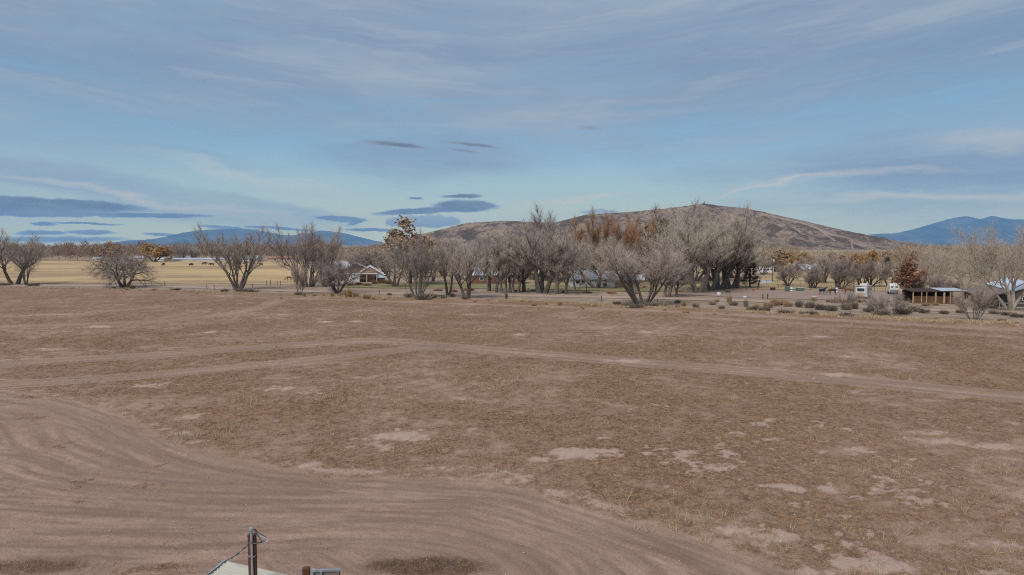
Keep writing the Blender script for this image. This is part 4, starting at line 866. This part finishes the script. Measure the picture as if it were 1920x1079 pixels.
# houses behind the corral
gable('white_house', 'long house with blue-white roof behind the dark round trees', 'house', 1519, 235, 3, 8.5, 7, 2.0, lz(496, 235), M_pink, M_blue_roof, wins=[('front', -2, 1.2, 1, .8), ('front', 1.5, 1.2, 1, .8)])
gable('white_house', 'pale pink house front with tall dark windows behind the corral', 'house', 1548, 226, 3, 5.6, 6, 2.1, lz(502, 226), M_pink, M_metal_roof, wins=[('front', -1.8, 1.2, .55, 1.2), ('front', -.7, 1.2, .55, 1.2), ('front', 1.4, 1.2, .8, .8)])
gable('far_house', 'far low house with lilac roof above the dark trees', 'house', 1614, 280, 2, 6, 6, 1.8, 2.8, M_pink, M_lilac, wins=[('front', 0, 1.1, 1, .7)])
gable('far_house', 'small far house with white roof seen through the cottonwoods', 'house', 1276, 260, 4, 6, 5, 2.0, 3.2, M_white, M_metal_roof, wins=[('front', 0, 1.2, 1, .7)])
# barn with blue roof
bn_ = gable('barn', 'grey-brown barn with pale blue metal roof beside the big cottonwood', 'barn', 1916.5, 120.1, -115.5, 22, 5.8, 2.6, 3.75, M_barnwall, M_blue_roof, over=.35, doors=[('end', .6, 1.0, 1.5, 1.9)], wins=[('end', -1.6, 1.4, .7, .6)])
MB().prism([(-10.6, -7.2, 0), (10.6, -7.2, 0), (10.6, -2.92, 0), (-10.6, -2.92, 0)], [(-10.6, -7.2, 1.45), (10.6, -7.2, 1.45), (10.6, -2.92, 2.3), (-10.6, -2.92, 2.3)]).build('lean_to', M_darkwall, bn_)
MB().prism([(-11, -7.7, 1.42), (-11, -2.93, 2.36), (-11, -2.93, 2.46), (-11, -7.7, 1.52)], [(11, -7.7, 1.42), (11, -2.93, 2.36), (11, -2.93, 2.46), (11, -7.7, 1.52)]).build('lean_to_roof', M_barnwall, bn_)
for x in (-8, -4, 0, 4, 8, 10.8): MB().box((x, -7.45, .7), (.14, .14, 1.4)).build('post', M_post, bn_)
# stable: low roofed stalls with tan posts and dark plank bays
sY = 118.5; x0, x1 = atd(1712, sY), atd(1805, sY); st = empty('stable', ((x0+x1)/2, sY, -.1), R(-6)); hl = (x1-x0)/2
MB().prism([(-hl, -.6, 1.98), (hl, -.6, 2.06), (hl, -.6, 2.16), (-hl, -.6, 2.08)], [(-hl, 3.4, 2.25), (hl, 3.4, 2.33), (hl, 3.4, 2.43), (-hl, 3.4, 2.35)]).build('roof', M_darkwall, st)
MB().prism([(hl*.08, -.75, 2.17), (hl+.3, -.75, 2.17), (hl+.3, -.75, 2.23), (hl*.08, -.75, 2.23)], [(hl*.08, 3.5, 2.45), (hl+.3, 3.5, 2.45), (hl+.3, 3.5, 2.51), (hl*.08, 3.5, 2.51)]).build('roof_sheet', M_metal_roof, st)
MB().box((0, 3.2, 1.05), (2*hl, .1, 2.1)).build('back_wall', M_darkwall, st)
for i, px in enumerate((1714, 1729, 1738, 1754, 1769, 1780, 1799)):
    MB().box((atd(px, sY)-(x0+x1)/2, -.5, 1.02), ((.13, .1, .1, .22, .26, .16, .12)[i], .14, 2.04)).build('post', M_post, st)
nb = 46
plank = MB().box((0, 0, .62), (.155, .03, 1.24)).mesh('plank', M_plank)
for i in range(nb):
    link_mesh('plank', plank, st, (-hl+.15+(2*hl-.3)*i/(nb-1), -.38+_tr.uniform(-.012, .012), _tr.uniform(-.04, .04)))
tag(st, 'low dark stable with upright planks and tan posts', 'stable')
# white pipe fence by the barn
f = empty('rail_fence', (atd(1877, 108), 108, -.1), R(-3)); ln = 7.0
for k in range(4): MB().box((k*ln/3+.02, 0, .5), (.09, .09, 1.0)).build('post', M_trim, f)
for z in (.25, .93): MB().box((ln/2, -.06, z), (ln, .035, .09)).build('rail', M_trim, f)
tag(f, 'white board rail fence in front of the barn', 'fence')

# ================================================================== CORRAL
def rail_fence(label, pts, h, rails, step, m, name='pipe_fence', pr=.035, group=None):
    P = [at(*p) for p in pts]; e = empty(name, (P[0][0], P[0][1], -.1))
    pm = MB().tube([(0, 0, -.15), (0, 0, h)], pr, 6).mesh('post', m)
    for (ax, ay), (bx, by) in zip(P[:-1], P[1:]):
        L = math.hypot(bx-ax, by-ay); n = max(1, round(L/step))
        for k in range(n+1): link_mesh('post', pm, e, (ax+(bx-ax)*k/n-P[0][0], ay+(by-ay)*k/n-P[0][1], 0))
        for z in rails: MB().tube([(ax-P[0][0], ay-P[0][1], z), (bx-P[0][0], by-P[0][1], z)], pr*.75, 4).build('rail', m, e)
    return tag(e, label, 'fence', group)
rail_fence('rusty pipe corral fence with three rails behind the horses', [(1268,551),(1330,546),(1400,542.5),(1500,543),(1600,545.5),(1660,548)], 1.25, (.4, .8, 1.2), 2.4, M_pipe)
rail_fence('dark pipe fence crossing the yellow pasture', [(1395,534),(1500,534.5),(1600,536.5),(1700,540)], 1.3, (.5, 1.2), 2.8, M_pipe)
rail_fence('short pipe fence dividing the corral from the pasture', [(1420,543),(1424,534)], 1.3, (.5, 1.2), 2.4, M_pipe)
M_trailer = mat('trailer_white', (.70, .70, .70), (.60, .60, .61), .4, 2)
M_trailer_tan = mat('trailer_tan', (.46, .36, .27), (.40, .31, .24), .5, 2)
M_tyre = mat('tyre_rubber', (.02, .02, .02), (.03, .03, .03), .8, 4)
M_steel = mat('galvanised', (.40, .42, .44), (.33, .35, .37), .4, 4, metal=.6)
def wheel(parent, x, y, r=.36):
    o = MB().tube([(0, -.11, 0), (0, -.09, 0), (0, .09, 0), (0, .11, 0)], [r*.86, r, r, r*.86], 14).build('wheel', M_tyre, parent, (x, y, r)); MB().tube([(0, -.13, 0), (0, .13, 0)], r*.5, 10).build('rim', M_steel, o)
# stock trailer: nose to the -X side, body running back
t = empty('stock_trailer', (atd(1621, 128.5), 128.5, -.08), R(52))
L, W = 4.6, 2.0
MB().prism([(-L/2-.35, -W/2+.25, .55), (-L/2, -W/2, .5), (L/2, -W/2, .5), (L/2, W/2, .5), (-L/2, W/2, .5), (-L/2-.35, W/2-.25, .55)], [(-L/2-.35, -W/2+.25, 2.25), (-L/2, -W/2, 2.4), (L/2, -W/2, 2.4), (L/2, W/2, 2.4), (-L/2, W/2, 2.4), (-L/2-.35, W/2-.25, 2.25)]).build('body', M_trailer, t)
MB().box((0, 0, 2.45), (L+.15, W+.12, .09)).build('roof', M_trailer_tan, t); MB().box((.6, 0, 2.66), (2.2, 1.2, .32)).build('roof_unit', M_trailer, t)
MB().box((-L/2-.36, 0, .95), (.03, W-.55, .72)).build('nose_panel', M_trailer_tan, t); MB().box((-L/2-.37, 0, 1.8), (.03, 1.2, .55)).build('window', M_glass, t)
for x in (-1.6, -.7, .3, 1.3): MB().box((x, -W/2-.015, 1.85), (.5, .03, .4)).build('window', M_glass, t)
MB().box((-1.2, -W/2-.02, 1.3), (.6, .03, 1.5)).build('door', M_trailer_tan, t)
MB().box((0, 0, .46), (L-.2, W-.3, .12)).build('chassis', M_black, t); MB().prism([(-L/2-.3, -.35, .42), (-L/2-.3, .35, .42), (-L/2-.3, .35, .52), (-L/2-.3, -.35, .52)], [(-L/2-1.3, -.05, .42), (-L/2-1.3, .05, .42), (-L/2-1.3, .05, .52), (-L/2-1.3, -.05, .52)]).build('hitch', M_black, t)
for x in (.2, 1.0):
    for y in (-W/2+.1, W/2-.1): wheel(t, x, y)
tag(t, 'white stock trailer with tan nose panel and roof unit standing in the corral', 'trailer')
t = empty('horse_trailer', (atd(1676, 141), 141, -.08), R(68)); L, W = 3.6, 1.75
MB().prism([(-L/2, -W/2, .45), (L/2, -W/2, .45), (L/2, -W/2, 1.85), (L/2, -W/2+.2, 2.1), (-L/2+.2, -W/2+.2, 2.1), (-L/2, -W/2, 1.75)], [(-L/2, W/2, .45), (L/2, W/2, .45), (L/2, W/2, 1.85), (L/2, W/2-.2, 2.1), (-L/2+.2, W/2-.2, 2.1), (-L/2, W/2, 1.75)]).build('body', M_trailer, t)
for y in (-.42, .42): MB().box((-L/2-.015, y, 1.55), (.03, .42, .25)).build('window', M_glass, t)
MB().box((-L/2-.02, 0, .72), (.03, W-.15, .5)).build('nose_panel', M_steel, t); MB().box((.2, -W/2-.015, 1.5), (1.6, .03, .35)).build('window', M_glass, t); MB().box((0, 0, .40), (L-.2, W-.3, .1)).build('chassis', M_black, t)
for x in (0, .75):
    for y in (-W/2+.05, W/2-.05): wheel(t, x, y, .32)
tag(t, 'small white horse trailer with two front windows beside the rust-leaved tree', 'trailer')
# caravan far behind the corral
t = empty('caravan', (atd(1434, 240), 240, -.1), R(4)); MB().box((0, 0, 1.35), (5.4, 2.2, 1.7)).build('body', M_trailer, t); MB().box((0, 0, 2.25), (5.5, 2.3, .12)).build('roof', M_blue_roof, t)
for x in (-1.9, -.6, .8, 2.0): MB().box((x, -1.115, 1.6), (.7, .03, .5)).build('window', M_glass, t)
for x in (-.4, .5):
    for y in (-1.0, 1.0): wheel(t, x, y, .34)
tag(t, 'pale blue-white caravan parked behind the utility pole', 'caravan')

# ---- animals: one continuous body grown on a joint skeleton
def quadruped(name, body, legs, joints, m, horse=True):
    V, E, Rr = [], [], []
    def chain(pts, root=None):
        prev = root
        for p, r in pts:
            V.append(p); Rr.append(r); i = len(V)-1
            if prev is not None: E.append((prev, i))
            prev = i
        return prev
    chain(body)
    for root, pts in legs: chain(pts, root)
    for root, pts in joints: chain(pts, root)
    me = bpy.data.meshes.new(name); me.from_pydata(V, E, []); me.materials.append(m)
    o = bpy.data.objects.new(name, me); COL.objects.link(o); md = o.modifiers.new('skin', 'SKIN'); md.use_smooth_shade = True
    sv = me.skin_vertices[0].data
    for i, r in enumerate(Rr): sv[i].radius = (r*.85, r) if not hasattr(r, '__len__') else r
    sv[0].use_root = True
    o.modifiers.new('smooth', 'SUBSURF').levels = 1; o.modifiers['smooth'].render_levels = 1
    return o
M_h_black = mat('coat_black', (.018, .017, .018), (.03, .027, .026), .6, 3); M_h_brown = mat('coat_brown', (.085, .032, .02), (.055, .022, .015), .6, 3); M_h_bay = mat('coat_bay', (.20, .105, .065), (.15, .075, .045), .6, 3); M_cow = mat('coat_cow', (.014, .012, .012), (.025, .02, .018), .7, 3)
def legset(h, xf, xb, y, r):
    o = []
    for s in (-1, 1):
        o.append((3, [((xf, s*y, h*.62), r*1.7), ((xf+.02, s*y, h*.36), r*1.05), ((xf, s*y, h*.12), r*.8), ((xf+.05, s*y, .0), r)]))
        o.append((0, [((xb+.06, s*y, h*.66), r*2.1), ((xb+.12, s*y, h*.46), r*1.2), ((xb-.08, s*y, h*.30), r*.95), ((xb-.03, s*y, .10), r*.75), ((xb+.02, s*y, 0), r)]))
    return o
def horse(m, graze=True):
    body = [((-.62, 0, 1.12), .26), ((-.25, 0, 1.08), .25), ((.15, 0, 1.06), .28), ((.52, 0, 1.12), .25)]
    neck = [((.85, 0, 1.05), .17), ((1.1, 0, .72), .11), ((1.22, 0, .48), .12), ((1.38, 0, .2), .065)] if graze else [((.85, 0, 1.42), .17), ((1.02, 0, 1.68), .12), ((1.16, 0, 1.72), .12), ((1.5, 0, 1.48), .065)]
    o = quadruped('horse', body, legset(1.15, .52, -.62, .17, .055), [(3, neck), (0, [((-.86, 0, 1.12), .06), ((-.96, 0, .8), .05), ((-.97, 0, .45), .025)])], m); return o
def put(o, px, py, rz, s, label, cat, group=None, z=-.02):
    X, Y = at(px, py); o.location = (X, Y, z); o.rotation_euler = (0, 0, R(rz)); o.scale = (s, s, s); return tag(o, label, cat, group)
put(horse(M_h_black, False), 1542, 552.5, 20, .92, 'black horse standing broadside with raised head in the corral', 'horse')
put(horse(M_h_brown), 1561, 553, 180, .95, 'dark brown horse grazing beside the black horse', 'horse')
put(horse(M_h_bay), 1590, 552, 4, .95, 'lighter bay horse grazing near the stock trailer', 'horse')
put(horse(M_h_bay), 542, 526.5, 178, .95, 'bay horse grazing alone on the hay field', 'horse')
def cow():
    body = [((-.75, 0, .95), .33), ((-.3, 0, .92), .37), ((.25, 0, .92), .38), ((.7, 0, .98), .32)]
    return quadruped('cow', body, legset(.9, .65, -.75, .2, .065), [(3, [((1.05, 0, .95), .2), ((1.3, 0, .8), .15), ((1.52, 0, .62), .1)]), (0, [((-1.0, 0, .9), .05), ((-1.04, 0, .45), .03)])], M_cow)
c0 = cow()
for i, (x, y, rz) in enumerate([(306, 499, 85), (358, 499.5, 70), (383, 497, 10), (397, 499, 185), (534, 499, 100), (490, 499, 150)]):
    o = c0 if i == 0 else c0.copy()
    if i: COL.objects.link(o)
    put(o, x, y, rz, 1.15, 'black cow grazing on the hay field', 'cow', 'black cattle on the hay field')
# ---- corral clutter
M_blue = mat('plastic_blue', (.02, .16, .32), (.02, .12, .24), .4, 3); M_teal = mat('paint_teal', (.05, .22, .30), (.04, .17, .24), .5, 3); M_green = mat('paint_green', (.13, .19, .16), (.10, .15, .13), .6, 3); M_red = mat('plastic_red', (.55, .07, .05), (.45, .05, .04), .4, 3)
def barrel(px, py, h, r, m, m2, label, group=None):
    X, Y = at(px, py); e = empty('barrel', (X, Y, -.07)); b = MB().tube([(0,0,0), (0,0,.02), (0,0,h*.33), (0,0,h*.36), (0,0,h*.66), (0,0,h*.69), (0,0,h*.98), (0,0,h)], [r*.94, r, r, r*1.05, r*1.05, r, r, r*.94], 14).build('drum', m, e)
    MB().tube([(0,0,h*.40), (0,0,h*.62)], r*1.055, 14).build('band', m2, b); tag(e, label, 'barrel', group)
barrel(1484, 546, .85, .28, M_trim, M_blue, 'white barrel with blue band beside the green feed box'); barrel(1569, 547, .9, .26, M_trim, M_blue, 'white and blue barrel behind the brown horse'); barrel(1348, 552.5, .5, .36, M_trim, M_white, 'squat white tub on the corral dirt near the cottonwood row')
barrel(1397, 559, .42, .34, M_trim, M_blue, 'white and blue tub standing alone in the corral'); barrel(1302, 546, .7, .35, M_trim, M_blue_roof, 'pale drum at the foot of the massive cottonwood')
def bin_(name, px, py, d, m, label, cat, lid=None):
    X, Y = at(px, py); e = empty(name, (X, Y, -.07), .15); w_, dp, h = d
    b = MB()
    for c_, s_ in (((0,-dp/2,h/2),(w_,.05,h)),((0,dp/2,h/2),(w_,.05,h)),((-w_/2,0,h/2),(.05,dp-.06,h)),((w_/2,0,h/2),(.05,dp-.06,h)),((0,0,.05),(w_-.06,dp-.06,.06))): b.box(c_, s_)
    b.build('body', m, e); MB().box((0, 0, h+.03), (w_+.06, dp+.06, .05)).build('lid', lid or m, e); tag(e, label, cat)
bin_('feed_box', 1476, 546, (.8, .7, .95), M_green, 'grey-green upright feed box at the corral fence', 'box'); bin_('feed_box', 1449, 544, (1.0, .5, .55), M_darkwall, 'low dark wooden box by the corral rails', 'box'); bin_('feed_box', 1500, 545, (1.6, .8, .7), M_green, 'wide pale green crate beside the white barrel', 'box', M_blue_roof)
bin_('water_trough', 1434, 530, (3.4, .8, .6), M_blue_roof, 'long pale blue water trough beyond the corral rails', 'trough'); bin_('water_trough', 1540, 546, (.7, .6, .55), M_teal, 'small teal tub behind the black horse', 'trough'); bin_('bucket', 1413, 544.5, (.35, .35, .3), M_red, 'small red bucket by the corral rails', 'bucket'); bin_('bucket', 1605, 556, (.5, .4, .35), M_teal, 'small dark teal tub beside the stock trailer', 'bucket')
X, Y = at(1526, 562); e = empty('bench_table', (X, Y, -.07)); MB().box((0, 0, .62), (.85, .5, .06)).build('table_top', M_trim, e)
for a in (-.36, .36):
    for b_ in (-.2, .2): MB().box((a, b_, .3), (.05, .05, .6)).build('leg', M_black, e)
tag(e, 'small white-topped table standing in the corral', 'table')
for (x, y, h, lb) in [(1430, 559.5, .85, 'dark weathered stub post in the corral'), (1439, 560, .95, 'thicker blackened stub post next to the weathered one')]:
    X, Y = at(x, y); o = MB().tube([(0, 0, -.2), (0.02, 0, h*.6), (.04, .02, h)], [.12, .11, .09], 7).build('stub_post', M_postdark, None, (X, Y, 0)); tag(o, lb, 'post')
e = empty('dog', (*at(1365, 552), -.06)); d_ = quadruped('dog', [((-.3, 0, .5), .12), ((0, 0, .5), .13), ((.28, 0, .53), .13), ((.34, 0, .54), .12)], [(3, [((.3, s*.08, .28), .04), ((.32, s*.08, 0), .035)]) for s in (-1, 1)]+[(0, [((-.32, s*.08, .3), .06), ((-.38, s*.08, .16), .035), ((-.32, s*.08, 0), .035)]) for s in (-1, 1)], [(3, [((.5, 0, .72), .08), ((.58, 0, .75), .09), ((.74, 0, .7), .045)]), (0, [((-.5, 0, .6), .03), ((-.62, 0, .72), .02)])], M_h_black)
bpy.data.objects.remove(e); put(d_, 1365, 552, 160, 1.05, 'black dog standing on the corral dirt', 'dog')

# ---- fence posts and poles
GP = 'wooden posts of the field fence'
def post(px, py, hpx, m=M_postdark, label='dark wooden post of the field fence by the hay field', group=GP, r=.07):
    X, Y = at(px, py); h = hpx*math.hypot(Y, CAMH)/FPX
    o = MB().tube([(0, 0, -.3), (_tr.uniform(-.04, .04), 0, h*.5), (_tr.uniform(-.06, .06), 0, h), (_tr.uniform(-.06, .06), 0, h+.03)], [r, r*.95, r*.9, r*.5], 7).build('fence_post', m, None, (X, Y, 0)); return tag(o, label, 'post', group)
for (x, y, h) in [(206, 535, 7), (309, 536, 8), (388, 543, 9), (402, 543, 8), (500, 535, 9), (507, 535, 10), (521, 535, 7), (526, 535, 8), (474, 540, 7)]: post(x, y, h)
for (x, y, h) in [(711, 554, 10), (696, 540, 8), (991, 549, 8), (1128, 566, 11), (1100, 546, 12), (1233, 569, 8), (760, 541, 8)]: post(x, y, h, label='lone dark fence post beside the dirt road', group='lone posts along the dirt road')
M_pole = mat('pole_wood', (.155, .095, .065), (.11, .068, .05), .9, 3, stretch=(1, 1, .2))
def upole(px, by, top, label, xfmr=False):
    X, Y = at(px, by); H = ztop(top, Y); e = empty('utility_pole', (X, Y, 0)); MB().tube([(0, 0, -.3), (0, 0, H)], [.15, .1], 8).build('pole', M_pole, e)
    MB().box((0, -.14, H-.35), (1.6, .1, .12)).build('crossarm', M_pole, e)
    for x in (-.65, .65): MB().tube([(x, -.14, H-.29), (x, -.14, H-.12)], [.05, .03], 6).build('insulator', M_trim, e)
    if xfmr: MB().tube([(.28, -.1, H-1.5), (.28, -.1, H-1.42), (.28, -.1, H-.85), (.28, -.1, H-.78)], [.14, .17, .17, .12], 10).build('transformer', M_trim, e)
    tag(e, label, 'utility pole')
upole(1448, 527, 481, 'brown utility pole with white transformer behind the corral', True); upole(1574, 524, 482, 'bare brown utility pole among the dark round trees'); upole(1558, 522, 484, 'slimmer utility pole beside the pale pink house')
for x, tpp in ((342, 474), (349, 474), (392, 477), (407, 477)): 
    X = atd(x, 436); o = MB().tube([(0, 0, -.3), (0, 0, ztop(tpp, 436))], [.16, .1], 6).build('far_pole', M_post, None, (X, 436, 0)); tag(o, 'pale bare pole standing at the far farm', 'pole', 'pale poles at the far farm')
# ---- crosses on the hill top
ztop_h = float(HV[np.argmin((HV[:, 0]-atd(1320, HILL_D))**2+(HV[:, 1]-HILL_D)**2), 2])
for (px, h, lb) in [(1314, 5.5, 'shortest of three wooden crosses on the hill top'), (1319, 8.5, 'tall middle cross on the hill top beside the little shrine'), (1323.5, 7.5, 'plain cross at the end of the three on the hill top')]:
    X = atd(px, HILL_D-4); zz = float(HV[np.argmin((HV[:, 0]-X)**2+(HV[:, 1]-HILL_D)**2), 2])-.8; e = empty('cross', (X, HILL_D-4, zz)); MB().box((0, 0, h/2), (.55, .55, h)).build('upright', M_postdark, e); MB().box((0, -.02, h*.72), (h*.5, .5, .5)).build('crossbar', M_postdark, e); tag(e, lb, 'cross')
X = atd(1318, HILL_D-9); e = empty('shrine', (X, HILL_D-9, float(HV[np.argmin((HV[:, 0]-X)**2+(HV[:, 1]-HILL_D)**2), 2])-3)); MB().box((0, 0, 2), (4.5, 3, 3.2)).build('wall', M_postdark, e); MB().prism([(-2.6,-1.8,3.62),(2.6,-1.8,3.62),(2.6,1.8,3.62),(-2.6,1.8,3.62)], [(-1,-.2,4.6),(1,-.2,4.6),(1,.2,4.6),(-1,.2,4.6)]).build('roof', M_black, e); tag(e, 'little dark shrine below the hill top crosses', 'shrine')

# ================================================================== BY THE CAMERA: service pole, shed roof, pen
M_shedroof = mat('roof_cream_metal', (.55, .535, .46), (.47, .45, .385), .45, 1.5, stretch=(.4, 3, 1))
M_rustwood = mat('post_redbrown', (.155, .062, .032), (.085, .036, .022), .8, 5, stretch=(3, 3, .25), bump=.4)
M_conduit = mat('conduit_grey', (.36, .42, .47), (.28, .33, .375), .4, 6, metal=.3)
M_wire_w = mat('wire_white', (.60, .62, .64), (.5, .52, .55), .5, 6); M_wire_b = mat('wire_black', (.03, .035, .045), (.05, .055, .065), .5, 6)
PY = 14.0; PX = atd(473.5, PY, 1040); ptop = ztop(1003.5, PY); mtop = ztop(988.5, PY-.1)
e = empty('service_pole', (PX, PY, 0))
MB().prism([(-.068,-.068,-.4),(.068,-.068,-.4),(.068,.068,-.4),(-.068,.068,-.4)], [(-.068,-.068,ptop),(.068,-.068,ptop),(.068,.068,ptop-.01),(-.068,.068,ptop-.01)]).build('post', M_rustwood, e)
MB().box((0, 0, ptop+.006), (.15, .15, .012)).build('post_cap', M_postdark, e)
cxo = .025; MB().tube([(cxo, -.10, 1.0), (cxo, -.10, mtop-.1)], .024, 10).build('conduit', M_conduit, e)
for z in (ptop-.42, ptop-1.4): MB().box((cxo-.015, -.078, z), (.14, .075, .018)).build('strap', M_steel, e)
hd = MB().tube([(cxo, -.10, mtop-.12), (cxo, -.10, mtop-.06), (cxo+.012, -.10, mtop-.02), (cxo+.02, -.10, mtop)], [.032, .048, .042, .014], 10).build('weatherhead', M_conduit, e)
MB().box((0, -.12, 1.25), (.28, .14, .42)).build('meter_box', M_steel, e)
def px_pt(px, py, Y): return Vector((atd(px, Y, py)-PX, Y-PY, ztop(py, Y)))
for k, (mm, pts) in enumerate([
    (M_wire_w, [(477.5,991,13.9),(481,998,13.92),(486,1005,13.97),(495,1008,14.0),(503,1011.5,14.02),(501,1015,14.02),(492,1018,13.98),(480,1019,13.93),(470,1018,13.9)]),
    (M_wire_b, [(477.5,991,13.88),(484,999,13.92),(493,1004,13.97),(502,1010,14.03),(502,1014,14.03),(490,1017.2,13.96),(476,1018.2,13.87),(466,1016.5,13.9)]),
    (M_wire_b, [(476.5,992,13.88),(481,1001,13.9),(487,1010,13.95),(491,1015,13.97),(484,1018.3,13.93),(470,1018.2,13.87)])]):
    MB().tube([px_pt(*p) for p in smooth_line(pts, 6)], .011 if k == 0 else .007, 5).build('wire_loop', mm, e, smooth=True)
tag(e, 'red-brown timber service pole with grey conduit and looping wires', 'service pole')
# service drop going down to the shed
SZ = 2.75; c0_ = Vector((*at(424, 1055, SZ), SZ)); c1_ = Vector((*at(529, 1079, SZ), SZ)); ux = (c1_-c0_).normalized(); uy = Vector((ux.y, -ux.x, 0)); 
if uy.y > 0: uy = -uy
cl_ = Vector((*at(391, 1079, SZ), SZ)); uy = (cl_-c0_).normalized()
d = empty('service_drop', (PX, PY, 0)); e1 = c0_-Vector((PX, PY, 0))
st_ = px_pt(468, 1018, 13.93)
for k, (mm, off) in enumerate(((M_wire_w, 0), (M_wire_b, .012), (M_wire_b, -.011))):
    pts = []
    for i in range(15):
        q = i/14; p = st_.lerp(e1+Vector((.02, 0, .05)), q); p.z -= .07*math.sin(q*math.pi)*(1-.2*k); p += Vector((off*math.cos(q*22), off*math.sin(q*22), off*math.sin(q*22+1))); pts.append(p)
    for i in range(1, 5): pts.append(e1+uy*(i*.3)+Vector((.01+off, 0, .045)))
    MB().tube(pts, .008, 5).build('wire', mm, d, smooth=True)
tag(d, 'twisted overhead wires sagging from the service pole to the shed roof', 'wire')
sh = empty('shed', (c0_.x, c0_.y, 0)); o0 = Vector((0, 0, SZ)); RL, RD = 3.0, 1.02
nr = 9
for i in range(nr):
    a, b_ = i/nr*RD, (i+1)/nr*RD-.002; pr = []
    prof = [(0, 0), (.10, 0), (.16, .022), (.28, .022), (.34, 0), (1, 0)]
    for q, hgt in prof: pr.append(o0+uy*(a+(b_-a)*q)+Vector((0, 0, .03+hgt-.05*(a+(b_-a)*q))))
    pr2 = [p-Vector((0, 0, .03)) for p in reversed(pr)]
    base_ = pr+pr2; MB().prism([tuple(p) for p in base_], [tuple(p+ux*RL) for p in base_]).build('roof_sheet', M_shedroof, sh)
def wallq(a, b): 
    n_ = Vector((-(b-a).y, (b-a).x, 0)).normalized()*.05; return MB().prism([tuple(a), tuple(b), tuple(b+n_), tuple(a+n_)], [(p.x, p.y, SZ-.1) for p in (a, b, b+n_, a+n_)])
A_, B_, C_, D_ = [Vector((0, 0, 0))+ux*i+uy*j for i, j in ((.12, .1), (RL-.12, .1), (RL-.12, RD-.14), (.12, RD-.14))]
for a, b_ in ((A_, B_), (B_, C_), (C_, D_), (D_, A_)): wallq(a, b_).build('wall', M_barnwall, sh)
edge_t = MB().tube([o0-ux*.03+Vector((0, 0, .03)), o0+uy*RD-ux*.03+Vector((0, 0, -.02))], .035, 6).build('edge_trim', M_conduit, sh)
tag(sh, 'little shed with cream ribbed metal roof below the service pole', 'shed')
# slatted pen gate with its post
GZ_ = 1.2; gx0 = Vector((*at(584, 1069, GZ_), 0)); gx1 = Vector((*at(638, 1067.5, GZ_), 0)); g = empty('pen_gate', tuple(gx0), math.atan2(gx1.y-gx0.y, gx1.x-gx0.x)); gl = (gx1-gx0).length
M_slat = mat('slat_grey', (.23, .19, .165), (.16, .13, .11), .9, 5, stretch=(.3, 4, 4), rand=.15)
MB().box((-.14, .0, .62), (.17, .15, 1.3)).build('post', M_rustwood, g)
MB().box((gl/2, 0, GZ_-.02), (gl+.04, .06, .05)).build('top_rail', M_conduit, g)
for k in range(6): MB().box((gl/2, .02, GZ_-.14-k*.17), (gl-.02, .025, .12)).build('slat', M_slat, g)
for x in (.03, gl*.34, gl-.06): MB().box((x, -.03, .6), (.06, .04, 1.14)).build('upright', M_slat if x > .5 else M_conduit, g)
tag(g, 'weathered slatted pen gate with pale top rail', 'gate')
p_ = Vector((*at(562, 1073, 1.12), 0)); pf = empty('metal_frame', tuple(p_), .5)
for x in (-.07, .07): MB().tube([(x, .1, 1.12), (x-.03, -.45, .0)], .014, 6).build('leg', M_steel, pf)
MB().tube([(-.09, .1, 1.12), (.09, .1, 1.12)], .014, 6).build('top_bar', M_steel, pf)
tag(pf, 'small leaning metal frame beside the pen gate', 'frame')
